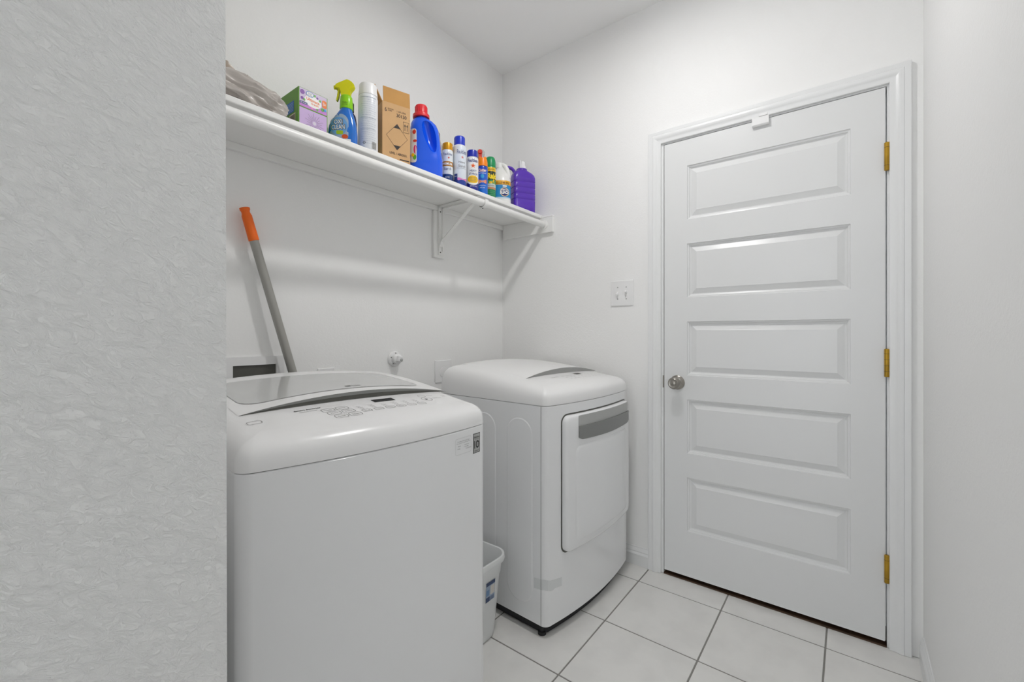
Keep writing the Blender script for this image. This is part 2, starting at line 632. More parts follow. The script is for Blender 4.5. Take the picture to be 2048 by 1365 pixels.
# ================================================================ WALL FITTINGS
# ---- shelf
SF = 1.405
def shelf():
    s = thing('storage_shelf', 'long white painted wall shelf holding the cleaning products above the machines', 'shelf', (0.0, 0, 0))
    me = box_mesh('shelf_board', 0.2455, XD - 0.001, SF, YB - 0.001, SH - 0.0205, SH, bev=0.004, seg=3)
    link('shelf_board', me, M_shelf, s)
    zt = SH - 0.0205
    box('cleat', (0.2455, XD - 0.001, YB - 0.019, YB - 0.0005, zt - 0.026, zt), M_shelf, s, bev=0.002)
    box('cleat', (XD - 0.019, XD - 0.0005, 1.328, YB - 0.0195, 1.729, zt), M_shelf, s, bev=0.002)
    box('cleat_tail', (XD - 0.019, XD - 0.0005, 1.328, SF - 0.0005, zt + 0.0005, SH - 0.010), M_shelf, s, bev=0.002)
    box('bracket_plate', (1.530, 1.6, YB - 0.019, YB - 0.0005, 1.545, zt - 0.0265), M_shelf, s, bev=0.002)
    # rod socket on the end cleat
    lathe('rod_socket', [(0.026, 0), (0.026, -0.006), (0.022, -0.008)], M_shelf, s, 24, 'x', (XD - 0.019, 1.385, 1.775))
shelf()
rod = link('closet_rod', lathe_mesh('closet_rod', [(0.016, 0.248), (0.0175, 0.25), (0.0175, 2.076), (0.016, 2.079)], 28, 'x'), M_shelf, None, (0, 1.385, 1.775))
tag(rod, 'white closet rod running along under the front edge of the shelf', 'closet rod')

def bracket():
    x = 1.566
    b = thing('shelf_bracket', 'white metal shelf and rod bracket with diagonal brace on a wooden plate', 'bracket', (x, YB - 0.0195, 1.56))
    zt = SH - 0.0215 - 1.56
    box('upright', (-0.012, 0.012, -0.004, 0, 0.0, zt), M_shelf, b, bev=0.0008)
    for s in (-1, 1):
        box('upright_flange', (s * 0.012 - 0.0012, s * 0.012 + 0.0012, -0.010, -0.0005, 0.02, zt), M_shelf, b)
    box('arm', (-0.012, 0.012, -0.275, -0.004, zt - 0.004, zt), M_shelf, b, bev=0.0008)
    for s in (-1, 1):
        box('arm_flange', (s * 0.012 - 0.0012, s * 0.012 + 0.0012, -0.272, -0.006, zt - 0.012, zt - 0.003), M_shelf, b)
    # brace as a flat strip from low on the upright to the hook
    pts = [(0, -0.006, 0.045), (0, -0.016, 0.07), (0, -0.255, zt - 0.016), (0, -0.27, zt - 0.02)]
    verts, faces = [], []
    for (px, py, pz) in pts:
        verts += [(-0.010, py, pz), (0.010, py, pz), (0.010, py - 0.003, pz - 0.003), (-0.010, py - 0.003, pz - 0.003)]
    for i in range(3):
        for q in range(4):
            faces.append((4 * i + q, 4 * i + (q + 1) % 4, 4 * i + 4 + (q + 1) % 4, 4 * i + 4 + q))
    faces += [(0, 1, 2, 3), (12, 13, 14, 15)]
    link('brace', mesh('brace', verts, faces), M_shelf, b)
    # hook cupping the rod
    ry, rz = 1.385 - (YB - 0.0195), 1.775 - 1.56
    prof = []
    for k in range(15):
        a = R(-20 - 175 * k / 14)
        prof.append((ry + 0.0205 * math.cos(a), rz + 0.0205 * math.sin(a)))
    prof = [(ry + 0.0205, zt - 0.012)] + prof + [(ry - 0.021, rz + 0.013)]
    verts, faces = [], []
    for y, z in prof:
        dy, dz = y - ry, z - rz
        l = max(math.hypot(dy, dz), 1e-6)
        oy, oz = y + dy / l * 0.0025, z + dz / l * 0.0025
        verts += [(-0.011, y, z), (0.011, y, z), (0.011, oy, oz), (-0.011, oy, oz)]
    for i in range(len(prof) - 1):
        for q in range(4):
            faces.append((4 * i + q, 4 * i + (q + 1) % 4, 4 * i + 4 + (q + 1) % 4, 4 * i + 4 + q))
    n4 = 4 * (len(prof) - 1)
    faces += [(0, 1, 2, 3), (n4, n4 + 1, n4 + 2, n4 + 3)]
    me = mesh('rod_hook', verts, faces)
    shade(me, 40)
    link('rod_hook', me, M_shelf, b)
    for z in (0.014, zt - 0.03):
        lathe('screw', [(0.0035, -0.0042), (0.0035, -0.0055), (0.002, -0.006)], M_darkgrey, b, 12, 'y', (0, 0, z))
    lathe('screw', [(0.003, 0), (0.003, -0.002), (0.0015, -0.0025)], M_darkgrey, b, 10, 'z', (0, ry + 0.004, rz - 0.0228))
bracket()

# ---- light switch
def switch():
    s = thing('light_switch', 'white double toggle light switch plate on the wall beside the door', 'light switch', (XD, 0.9185, 1.3585))
    box('cover_plate', (-0.006, -0.0003, -0.060, 0.060, -0.0645, 0.0645), M_plastic, s, bev=0.0028)
    for y, up in ((0.023, -1), (-0.023, 1)):
        box('toggle_slot', (-0.0064, -0.005, y - 0.0055, y + 0.0055, -0.012, 0.012), M_white, s)
        t = box('toggle', (-0.018, 0, -0.0045, 0.0045, -0.005, 0.005), M_plastic, s, bev=0.0014, loc=(-0.005, y, 0), rot=(0, R(28 * up), 0))
        for z in (-0.030, 0.030):
            lathe('screw', [(0.0032, -0.0055), (0.0032, -0.0068), (0.002, -0.0072)], M_silver2, s, 12, 'x', (0, y, z))
switch()

# ---- contact sensor on the door top
cs = thing('door_sensor', 'small white magnetic alarm contact fixed across the top edge of the door', 'sensor', (2.106, 0.298, 2.046))
me = prism_mesh('sensor_body', [(0.0, -0.0175), (-0.0125, -0.0175), (-0.0165, -0.0125), (-0.0165, 0.0175), (0.0, 0.0175)], lambda x, z, t: (x - 0.0003, t, z), -0.031, 0.031)
link('sensor_body', me, M_plastic, cs)
box('magnet', (-0.0165, -0.0065, -0.026, 0.006, 0.0205, 0.030), M_plastic, cs, bev=0.0012)

# ---- laundry supply box
ob = thing('washer_outlet_box', 'white plastic recessed washer supply box in the wall behind the washer', 'outlet box', (0.665, YB, 0.95))
bm = bmesh.new()
x0, x1, z0, z1 = -0.118, 0.116, -0.10, 0.118
a0, a1, c0, c1 = -0.058, 0.088, -0.07, 0.088
for b in ((x0, a0, z0, z1), (a1, x1, z0, z1), (a0, a1, c1, z1), (a0, a1, z0, c0)):
    add_box(bm, b[0], b[1], -0.009, -0.0004, b[2], b[3])
link('face_frame', bm_mesh('face_frame', bm), M_plastic, ob)
box('recess_back', (a0 + 0.0005, a1 - 0.0005, -0.002, -0.0005, c0 + 0.0005, c1 - 0.0005), M_darkgrey, ob)
lathe('supply_valve', [(0.012, 0), (0.012, 0.02), (0.008, 0.022), (0.008, 0.035)], M_nickel, ob, 16, 'z', (0.0, -0.014, -0.05))
lathe('supply_valve', [(0.012, 0), (0.012, 0.02), (0.008, 0.022), (0.008, 0.035)], M_nickel, ob, 16, 'z', (0.05, -0.014, -0.05))

# ---- capped gas valve
gv = thing('shutoff_valve', 'round white painted valve stub with square nut on the back wall', 'valve', (1.292, YB, 1.033))
lathe('escutcheon', [(0.036, -0.0004), (0.036, -0.008), (0.032, -0.013), (0.020, -0.016)], M_plastic, gv, 36, 'y')
lathe('valve_body', [(0.024, -0.014), (0.024, -0.030), (0.021, -0.034), (0.016, -0.036)], M_plastic, gv, 28, 'y')
box('square_nut', (-0.013, 0.013, -0.052, -0.034, -0.013, 0.013), M_plastic, gv, bev=0.003, rot=(0, R(12), 0))
lathe('key_slot', [(0.007, -0.0515), (0.007, -0.056), (0.005, -0.057)], M_silver2, gv, 16, 'y', (0.002, 0, -0.004))
for k in range(5):
    a = R(20 + 72 * k)
    lathe('rim_bolt', [(0.0028, -0.012), (0.0028, -0.016), (0.0018, -0.0168)], M_silver, gv, 10, 'y', (0.027 * math.cos(a), 0, 0.027 * math.sin(a)))

# ---- outlets low on the back wall, mostly behind the machines
def outlet(name, label, x, z, w, h, round_dryer):
    o = thing(name, label, 'outlet', (x, YB, z))
    box('cover_plate', (-w / 2, w / 2, -0.006, -0.0004, -h / 2, h / 2), M_plastic, o, bev=0.0025)
    if round_dryer:
        lathe('socket', [(0.028, -0.0055), (0.028, -0.0075), (0.025, -0.008)], M_plastic, o, 28, 'y', (0, 0, -0.005))
    else:
        for dz in (-0.02, 0.02):
            box('socket', (-0.016, 0.016, -0.0075, -0.005, dz - 0.013, dz + 0.013), M_white, o, bev=0.002)
    return o
outlet('dryer_outlet', 'white dryer outlet plate on the wall half hidden behind the dryer', 1.606, 0.953, 0.116, 0.116, True)
outlet('power_outlet', 'white outlet plate on the back wall peeking over the washer', 0.952, 0.953, 0.072, 0.114, False)

# ================================================================ APPLIANCES
def foot(w, d, bow, rc, inset=0.0, n=14, rear=0.012):
    """footprint ring, bowed front at v = 0"""
    x0, x1 = -w / 2 + inset, w / 2 - inset
    y0, y1 = inset, d - inset
    def cr(r):
        return max(min(r - inset * 0.6, (x1 - x0) / 2.05, (y1 - y0) / 2.05), 0.0015)
    rf, rr = cr(rc), cr(rear)
    pts = []
    for k in range(n):                      # front edge, left to right
        pts.append((x0 + rf + (x1 - x0 - 2 * rf) * k / n, y0))
    for k in range(7):
        a = R(-90 + 90 * k / 6)
        pts.append((x1 - rf + rf * math.cos(a), y0 + rf + rf * math.sin(a)))
    for k in range(1, 8):
        pts.append((x1, y0 + rf + (y1 - y0 - rf - rr) * k / 8))
    for k in range(5):
        a = R(90 * k / 4)
        pts.append((x1 - rr + rr * math.cos(a), y1 - rr + rr * math.sin(a)))
    for k in range(1, n):
        pts.append((x1 - rr - (x1 - x0 - 2 * rr) * k / n, y1))
    for k in range(5):
        a = R(90 + 90 * k / 4)
        pts.append((x0 + rr + rr * math.cos(a), y1 - rr + rr * math.sin(a)))
    for k in range(1, 8):
        pts.append((x0, y1 - rr - (y1 - y0 - rf - rr) * k / 8))
    for k in range(6):
        a = R(180 + 90 * k / 6)
        pts.append((x0 + rf + rf * math.cos(a), y0 + rf + rf * math.sin(a)))
    out = []
    for u, v in pts:
        t = min(1.0, abs(2 * u / w))
        k = max(0.0, 1 - v / 0.12)
        out.append((u, v - bow * (1 - t * t) * k * k))
    return out

def rings_mesh(name, rings, cap0=True, cap1=True):
    n = len(rings[0])
    verts = [p for r in rings for p in r]
    faces = []
    for i in range(len(rings) - 1):
        for k in range(n):
            k2 = (k + 1) % n
            faces.append((i * n + k, i * n + k2, (i + 1) * n + k2, (i + 1) * n + k))
    if cap0:
        faces.append(tuple(range(n - 1, -1, -1)))
    if cap1:
        faces.append(tuple((len(rings) - 1) * n + k for k in range(n)))
    me = open_mesh(name, verts, faces)
    return me

ZS = 0.877          # seam below the top cover
def top_height(w, D):
    def S(u, v):
        v = min(max(v, 0.0), D)
        if v < 0.17:
            z = 0.945 + 0.027 * v / 0.17
        else:
            z = 0.972 + 0.050 * (1 - (1 - (v - 0.17) / (D - 0.17)) ** 1.6)
        t = max(-1.0, min(1.0, 2 * u / w))
        return z - (0.010 + 0.012 * v / D) * t * t
    return S

def top_cover(root, w, D, bow, rc, S):
    spec = [(0.0, 0.0), (0.0, 0.10), (0.001, 0.40), (0.004, 0.58), (0.009, 0.71), (0.016, 0.82), (0.026, 0.91), (0.040, 0.97), (0.058, 1.0), (0.10, 1.0), (0.15, 1.0), (0.21, 1.0), (0.27, 1.0), (0.30, 1.0)]
    rings = []
    for ins, h in spec:
        r = foot(w, D, bow, rc, ins)
        rings.append([(u, v, ZS + 0.001 + (S(u, v) - ZS - 0.001) * h) for u, v in r])
    me = rings_mesh('top_cover', rings)
    shade(me, 50)
    return link('top_cover', me, M_plastic, root)

def crescent_lid(root, w, D, S, arch, hw, v0, v1, lid_mat, rec_mats, depth, uc=0.0):
    """lid whose front lip arches over a crescent-shaped finger recess"""
    def A(u):
        return arch * max(0.0, 1 - ((u - uc) / hw) ** 2)
    def L(u, v):
        t = (v - v0) / (v1 - v0)
        return S(u, v) + 0.0012 + A(u) * max(0, 1 - t / 0.75) ** 2
    nu, nv = 30, 16
    verts, faces = [], []
    for j in range(nv + 1):
        for i in range(nu + 1):
            u = uc - hw + 2 * hw * i / nu
            t = j / nv
            v = v0 + (v1 - v0) * t
            # slight outward bow of the front lip
            v -= depth * max(0.0, 1 - ((u - uc) / hw) ** 2) * (1 - t)
            e = min(1.0, min(i, nu - i) / 1.0)
            verts.append((u, v, L(u, v if v > v0 else v0) if 0 < i < nu and j < nv else S(u, v) - 0.0005))
    for j in range(nv):
        for i in range(nu):
            a = j * (nu + 1) + i
            faces.append((a, a + 1, a + nu + 2, a + nu + 1))
    me = open_mesh('lid', verts, faces)
    shade(me, 50)
    lid = link('lid', me, lid_mat, root)
    # recess face under the lip: two strips, light lip and dark gap
    def strip(name, f0, f1, m, dv):
        vv, ff = [], []
        for i in range(nu + 1):
            u = uc - hw + 2 * hw * i / nu
            vf = v0 - depth * max(0.0, 1 - ((u - uc) / hw) ** 2)
            lo, hi = S(u, v0) + 0.0005, S(u, v0) + 0.0012 + A(u)
            vv.append((u, vf + dv, lo + (hi - lo) * f0))
            vv.append((u, vf + dv, lo + (hi - lo) * f1))
        for i in range(nu):
            ff.append((2 * i, 2 * i + 2, 2 * i + 3, 2 * i + 1))
        return link(name, open_mesh(name, vv, ff), m, root)
    strip('lid_lip', 0.55, 1.0, rec_mats[0], -0.0006)
    strip('finger_recess', 0.0, 0.55, rec_mats[1], 0.0)
    return lid, L

def panel_fn(S, off=0.0007):
    return lambda u, v: (u, v, S(u, v) + off)

def squashed(s, cx, cy, w, h, fn, m, parent, **k):
    return text(s, cx, cy, w, h, fn, m, parent, **k)

# ---- washer
def washer():
    w, D, bow, rc = 0.672, 0.62, 0.034, 0.026
    r = thing('washing_machine', 'white top-loading washing machine with grey lid lip standing beside the textured wall', 'washer', (0.676, 0.906, 0), R(-4))
    S = top_height(w, D)
    rings = [[(u, v, z) for u, v in foot(w, D, bow, rc, i)] for z, i in ((0.022, 0.004), (0.026, 0.0), (ZS - 0.0035, 0.0), (ZS - 0.001, 0.0022))]
    me = rings_mesh('cabinet', rings)
    shade(me, 25)
    link('cabinet', me, M_enamel, r)
    top_cover(r, w, D, bow, rc, S)
    lid, L = crescent_lid(r, w, D, S, 0.019, 0.303, 0.172, 0.585, M_plastic, (M_silver, M_darkgrey), 0.006, 0.018)
    # glazed inset of the lid
    po = []
    for x, y in ((-0.262, 0.215), (0.262, 0.215), (0.262, 0.50), (-0.262, 0.50)):
        po.append((x, y))
    pts = rrect(0.525, 0.275, 0.05, 6, 0.0, 0.357)
    pts2 = []
    for k in range(len(pts)):
        a, b = pts[k], pts[(k + 1) % len(pts)]
        m_ = max(1, int(math.hypot(a[0] - b[0], a[1] - b[1]) / 0.04))
        for q in range(m_):
            pts2.append((a[0] + (b[0] - a[0]) * q / m_, a[1] + (b[1] - a[1]) * q / m_))
    o = decal('lid_glaze', pts2, lambda u, v: (u, v, L(u, v) + 0.0012), M_glossgrey, lid, rings=8)
    shade(o.data, 60)
    fl = lambda u, v: (u, v, L(u, v) + 0.0020)
    text('LG', 0.046, 0.252, 0.024, 0.012, fl, M_ink, lid, bold=0.02)
    decal('logo_disc', ellipse(0.009, 0.0075, 20, 0.020, 0.252), fl, M_ink, lid, rings=1)
    # control panel print
    fp = panel_fn(S)
    decal('display', rectpoly(0.027, 0.092, 0.118, 0.141), fp, M_disp, r, rings=3)
    text('Smart Inverter', -0.146, 0.136, 0.066, 0.008, fp, M_inkd, r, bold=0.02, shear=0.2)
    text('Direct Drive', -0.150, 0.122, 0.040, 0.006, fp, M_ink, r)
    def btn(cx, cy, bw, bh, txt=None):
        a, b = frame_poly(bw, bh, min(bw, bh) * 0.3, 0.0012, cx, cy)
        ring_decal('button', a, b, fp, M_ink, r)
        if txt:
            text(txt, cx, cy, bw * 0.55, bh * 0.34, fp, M_ink, r)
    for i in range(2):
        for j, t in enumerate((('Towels', 'Speed Wash'), ('Heavy', 'Bedding'), ('Normal', 'Delicates'))):
            btn(-0.108 + i * 0.036 + j * 0.004, 0.108 - j * 0.027, 0.032, 0.023, t[i])
    for i, t in enumerate(('Soil', 'Temp', 'Spin', 'Rinse', 'Option', 'Delay')):
        cx = -0.026 + i * 0.034
        btn(cx, 0.066, 0.026, 0.018, t)
        for q, l in enumerate(('High', 'Med', 'Low')):
            text(l, cx - 0.004, 0.083 + q * 0.010, 0.012, 0.005, fp, M_ink, r)
    a, b = ellipse(0.017, 0.017, 28, 0.186, 0.098), ellipse(0.0158, 0.0158, 28, 0.186, 0.098)
    ring_decal('start_ring', a, b, fp, M_ink, r)
    decal('start_mark', [(0.181, 0.092), (0.191, 0.098), (0.181, 0.104)], fp, M_inkd, r, rings=1)
    a, b = ellipse(0.012, 0.012, 28, 0.190, 0.130), ellipse(0.0109, 0.0109, 28, 0.190, 0.130)
    ring_decal('power_ring', a, b, fp, M_ink, r)
    text('Power', 0.220, 0.131, 0.020, 0.006, fp, M_ink, r)
    text('Start/Pause', 0.226, 0.103, 0.030, 0.006, fp, M_ink, r)
    text('Child Lock', 0.262, 0.118, 0.012, 0.012, fp, M_ink, r)
    btn(-0.272, 0.110, 0.030, 0.020)
    # stickers on the front
    def ff(off):
        def f(x, z):
            t = 2 * x / w
            return (x, -bow * (1 - t * t) - off, z)
        return f
    x0 = 0.286
    decal('warranty_sticker', rectpoly(x0 - 0.0165, x0 + 0.0165, 0.798, 0.856), ff(0.0005), M_inkd, r, rings=2)
    decal('sticker_face', rectpoly(x0 - 0.0145, x0 + 0.0145, 0.800, 0.854), ff(0.0009), M_silver2, r, rings=2)
    text('1O', x0, 0.823, 0.024, 0.023, ff(0.0013), M_inkd, r, bold=0.03)
    text('Year', x0 + 0.005, 0.823, 0.009, 0.0035, ff(0.0013), M_inkd, r)
    text('Direct Drive', x0, 0.845, 0.025, 0.005, ff(0.0013), M_inkd, r, bold=0.02)
    text('MOTOR', x0, 0.839, 0.018, 0.003, ff(0.0013), M_ink, r)
    text('WARRANTY', x0, 0.8045, 0.023, 0.004, ff(0.0013), M_inkd, r)
    x1 = 0.226
    a, b = frame_poly(0.068, 0.046, 0.006, 0.0006, x1, 0.832)
    ring_decal('notice_sticker', a, b, ff(0.0007), M_silver2, r)
    for q, (t, ww, z, dx) in enumerate((('Contains information label', 0.052, 0.846, 0.0), ('this product meets standard', 0.058, 0.841, 0.0), ('Model', 0.011, 0.833, -0.018), ('serial no', 0.018, 0.834, 0.013), ('115V 60Hz', 0.018, 0.828, 0.012), ('Volts', 0.012, 0.826, -0.020), ('|||||||||||', 0.024, 0.822, 0.022))):
        text(t, x1 + dx, z, ww, 0.0032, ff(0.0009), M_ink, r)
    for sx in (-1, 1):
        for v in (0.06, D - 0.06):
            lathe('levelling_foot', [(0.022, 0.0), (0.022, 0.010), (0.012, 0.013), (0.012, 0.023)], M_black, r, 16, 'z', (sx * (w / 2 - 0.06), v, 0))
washer()

# ---- dryer
def dryer():
    w, D, bow, rc = 0.686, 0.60, 0.036, 0.022
    ZB = 0.042
    r = thing('clothes_dryer', 'white front-loading clothes dryer with silver door handle standing beside the light switch', 'dryer', (1.7135, 0.886, 0), R(-2.5))
    S = top_height(w, D)
    n_front = 14
    # front panel wraps the bowed front, side cabinet behind it
    ring = foot(w, D, bow, rc)
    rings = [[(u, v, z) for u, v in foot(w, D, bow, rc, i)] for z, i in ((ZB, 0.003), (ZB + 0.003, 0.0), (ZS - 0.0035, 0.0), (ZS - 0.001, 0.002))]
    me = rings_mesh('cabinet', rings)
    shade(me, 25)
    link('cabinet', me, M_enamel, r)
    for sx in (-1, 1):
        box('front_seam', (sx * (w / 2 + 0.0001) - 0.0003, sx * (w / 2 + 0.0001) + 0.0003, 0.0215, 0.023, ZB + 0.003, ZS - 0.002), M_ink, r)
    top_cover(r, w, D, bow, rc, S)
    crescent_lid(r, w, D, S, 0.022, 0.290, 0.166, 0.55, M_plastic, (M_silver3, M_silver3), 0.004, 0.036)
    fp = panel_fn(S)
    decal('display', rectpoly(0.060, 0.105, 0.116, 0.138), fp, M_darkgrey, r, rings=2)
    text('Sensor Dry', -0.115, 0.116, 0.050, 0.009, fp, M_ink, r, bold=0.01)
    for i, t in enumerate(('Heavy', 'Normal', 'Delicate', 'Towels', 'Bedding', 'Time', 'Temp', 'Dry', 'More', 'Less', 'Start')):
        for j in range(3):
            text(t, -0.055 + i * 0.031, 0.070 + j * 0.022, 0.019, 0.007, fp, M_ink, r)
    text('LG', 0.02, 0.215, 0.03, 0.010, panel_fn(S, 0.021), M_silver2, r, bold=0.02)
    # stamped panels pressed into the left side
    for va, vb in ((0.062, 0.192), (0.252, 0.40)):
        for sx in (-1, 1):
            o_ = rrect(vb - va, 0.72, 0.063, 8, (va + vb) / 2, 0.461)
            i_ = rrect(vb - va - 0.008, 0.712, 0.059, 8, (va + vb) / 2, 0.461)
            n = len(o_)
            vv = [(sx * (w / 2 + 0.0003), y, z) for y, z in o_] + [(sx * (w / 2 + 0.0022), y, z) for y, z in i_]
            fc = [(k, (k + 1) % n, n + (k + 1) % n, n + k) for k in range(n)] + [tuple(range(n, 2 * n))]
            me = mesh('stamped_panel', vv, fc)
            shade(me, 4)
            link('stamped_panel', me, M_enamel, r)
    # front door following the bow
    def F(x, off):
        t = 2 * x / w
        return -bow * (1 - t * t) - off
    dx0, dx1, dz0, dz1 = -0.258, 0.300, 0.302, 0.832
    cx, cz, dw, dh = (dx0 + dx1) / 2, (dz0 + dz1) / 2, dx1 - dx0, dz1 - dz0
    def dense(pts, step=0.03):
        out = []
        for k in range(len(pts)):
            a, b = pts[k], pts[(k + 1) % len(pts)]
            m_ = max(1, int(math.hypot(a[0] - b[0], a[1] - b[1]) / step))
            for q in range(m_):
                out.append((a[0] + (b[0] - a[0]) * q / m_, a[1] + (b[1] - a[1]) * q / m_))
        return out
    base = dense(rrect(dw, dh, 0.03, 6))
    def shell(name, levels, m, parent, fill_to=0.12):
        """levels: (inset, offset); fills centre by shrinking"""
        rings = []
        for ins, off in levels:
            kx, kz = (dw / 2 - ins) / (dw / 2), (dh / 2 - ins) / (dh / 2)
            rings.append([(cx + x * kx, F(cx + x * kx, off), cz + z * kz) for x, z in base])
        off = levels[-1][1]
        ins = levels[-1][0]
        k0x, k0z = (dw / 2 - ins) / (dw / 2), (dh / 2 - ins) / (dh / 2)
        for s in (0.75, 0.5, 0.25, 0.02):
            rings.append([(cx + x * k0x * s, F(cx + x * k0x * s, off), cz + z * k0z * s) for x, z in base])
        me = rings_mesh(name, rings, cap0=False)
        shade(me, 40)
        return link(name, me, m, parent)
    # dark gap around the door, then the door
    a = dense(rrect(dw + 0.012, dh + 0.012, 0.034, 6))
    decal('door_gap', [(cx + x, cz + z) for x, z in a], lambda x, z: (x, F(x, 0.0006), z), M_darkgrey, r, rings=8)
    d = shell('dryer_door', [(0.0, 0.0008), (0.0005, 0.014), (0.003, 0.019), (0.008, 0.0225), (0.016, 0.024)], M_enamel, r)
    # raised inner field of the door
    fw, fh, fz = dw - 0.10, 0.375, -0.045
    fb = dense(rrect(fw, fh, 0.03, 6))
    rr_ = []
    for ins, off in ((0, 0.0241), (0.006, 0.0262), (0.012, 0.0266)):
        rr_.append([(cx + x * (1 - 2 * ins / fw), F(cx + x * (1 - 2 * ins / fw), off), cz + fz + z * (1 - 2 * ins / fh)) for x, z in fb])
    for s in (0.7, 0.4, 0.1):
        rr_.append([(cx + x * 0.95 * s, F(cx + x * 0.95 * s, 0.0266), cz + fz + z * 0.94 * s) for x, z in fb])
    me = rings_mesh('door_field', rr_, cap0=False)
    shade(me, 40)
    link('door_field', me, M_enamel, d)
    # handle: pocket above, silver plate below
    hx0, hx1 = dx0 + 0.068, dx1 - 0.032
    pk = rectpoly(hx0, hx1, dz1 - 0.048, dz1 - 0.004, 12)
    decal('handle_pocket', pk, lambda x, z: (x, F(x, 0.0246), z), M_silver2, d, rings=4)
    n = 24
    vv, fc = [], []
    for k in range(n + 1):
        t = k / n
        x = hx0 + (hx1 - hx0) * t
        zlow = dz1 - 0.098 - 0.006 * math.sin(PI * t)
        if k == 0 or k == n:
            zlow += 0.008
        for (z, off) in ((dz1 - 0.046, 0.0250), (dz1 - 0.046, 0.030), (zlow, 0.0290), (zlow, 0.0250)):
            vv.append((x, F(x, off), z))
    for k in range(n):
        for q in range(4):
            fc.append((4 * k + q, 4 * k + (q + 1) % 4, 4 * k + 4 + (q + 1) % 4, 4 * k + 4 + q))
    fc += [(0, 1, 2, 3), (4 * n, 4 * n + 1, 4 * n + 2, 4 * n + 3)]
    me = mesh('door_handle', vv, fc)
    shade(me, 40)
    link('door_handle', me, M_silver, d)
    # strip of clear tape round the lower corner
    mt = mat('clear_tape', '#c6cfcd', rough=0.25, alpha=0.2)
    pts = []
    for k in range(17):
        pts.append(k / 16)
    vv, fc = [], []
    path = [(-w / 2 - 0.0006, 0.055), (-w / 2 - 0.0006, 0.04), (-w / 2 - 0.0006, 0.025)]
    for k in range(1, 6):
        a = R(180 + 90 * k / 6)
        path.append((-w / 2 + rc + (rc + 0.0006) * math.cos(a), rc + (rc + 0.0006) * math.sin(a) - 0.003 * k / 6))
    for k in range(6):
        x = -w / 2 + rc + 0.012 * k
        path.append((x, F(x, 0.0012) - 0.0006))
    for k, (x, y) in enumerate(path):
        zc = 0.205 - 0.004 * abs(k - 4) * 0.4
        vv += [(x, y, zc - 0.020 + 0.006 * (k > 9)), (x, y, zc + 0.020)]
    for k in range(len(path) - 1):
        fc.append((2 * k, 2 * k + 2, 2 * k + 3, 2 * k + 1))
    link('tape', open_mesh('tape', vv, fc), mt, r)
    # black skirt painting in the shade under the dryer, and feet
    bm_r = [[(u, v, z) for u, v in foot(w - 0.036, D - 0.04, 0.033, 0.02)] for z in (0.007, ZB + 0.002)]
    link('shade_skirt', rings_mesh('shade_skirt', bm_r), M_black, r, (0, 0.020, 0))
    for sx in (-1, 1):
        for v in (0.035, D - 0.06):
            lathe('levelling_foot', [(0.016, 0.0), (0.016, 0.012), (0.010, 0.014), (0.010, ZB + 0.002)], M_black, r, 16, 'z', (sx * (w / 2 - 0.024), v, 0))
dryer()

# ---- waste bin between the machines
def bin_():
    b = thing('waste_bin', 'white plastic waste bin with blue label standing between washer and dryer', 'bin', (1.200, 1.150, 0), 0)
    H_ = 0.305
    def rr(wd, dp, r, z):
        return [(x, y, z) for x, y in rrect(wd, dp, r, 8)]
    prof = [(0.190, 0.145, 0.05, 0.0), (0.205, 0.158, 0.055, 0.006), (0.212, 0.165, 0.058, 0.02), (0.244, 0.188, 0.055, 0.235), (0.252, 0.194, 0.055, 0.240), (0.258, 0.198, 0.055, 0.285),
            (0.276, 0.214, 0.06, 0.283), (0.279, 0.217, 0.06, 0.290), (0.276, 0.214, 0.06, H_), (0.262, 0.200, 0.055, H_), (0.252, 0.192, 0.055, 0.29), (0.236, 0.178, 0.05, 0.20), (0.200, 0.152, 0.05, 0.012)]
    me = rings_mesh('bin_shell', [rr(*p) for p in prof])
    shade(me, 50)
    link('bin_shell', me, mat('bin_plastic', '#e4e6e6', rough=0.35), b)
    # label wraps the front right corner
    def fl(off):
        def f(s, z):
            t = (z - 0.02) / 0.215
            wd, dp, r = 0.212 + 0.032 * t, 0.165 + 0.023 * t, 0.058 - 0.003 * t
            x_flat = wd / 2 - r
            if s < x_flat:
                return (s, -dp / 2 - off, z)
            a = -PI / 2 + (s - x_flat) / r
            return (x_flat + (r + off) * math.cos(a), -dp / 2 + r + (r + off) * math.sin(a), z)
        return f
    navy = mat('bin_label_navy', '#3a4a6e', rough=0.4)
    lb = mat('bin_label_pale', '#9aaac0', rough=0.4)
    x0 = 0.010
    lab = decal('label', rectpoly(x0, x0 + 0.050, 0.158, 0.231), fl(0.0012), lb, b, rings=4)
    decal('label_print', rectpoly(x0, x0 + 0.050, 0.218, 0.231), fl(0.0016), navy, lab, rings=3)
    decal('label_print', rectpoly(x0, x0 + 0.022, 0.158, 0.176), fl(0.0016), navy, lab, rings=3)
    decal('label_print', rectpoly(x0 + 0.002, x0 + 0.018, 0.182, 0.203), fl(0.0016), mat('label_blue', '#6f8fb4'), lab, rings=3)
    decal('label_print', rectpoly(x0 + 0.024, x0 + 0.048, 0.180, 0.215), fl(0.0016), mat('label_cream', '#d3cfc8'), lab, rings=3)
    for k in range(6):
        decal('barcode_bar', rectpoly(x0 + 0.025 + k * 0.0036, x0 + 0.0268 + k * 0.0036, 0.160, 0.175, 2), fl(0.0016), navy, lab, rings=2)
bin_()

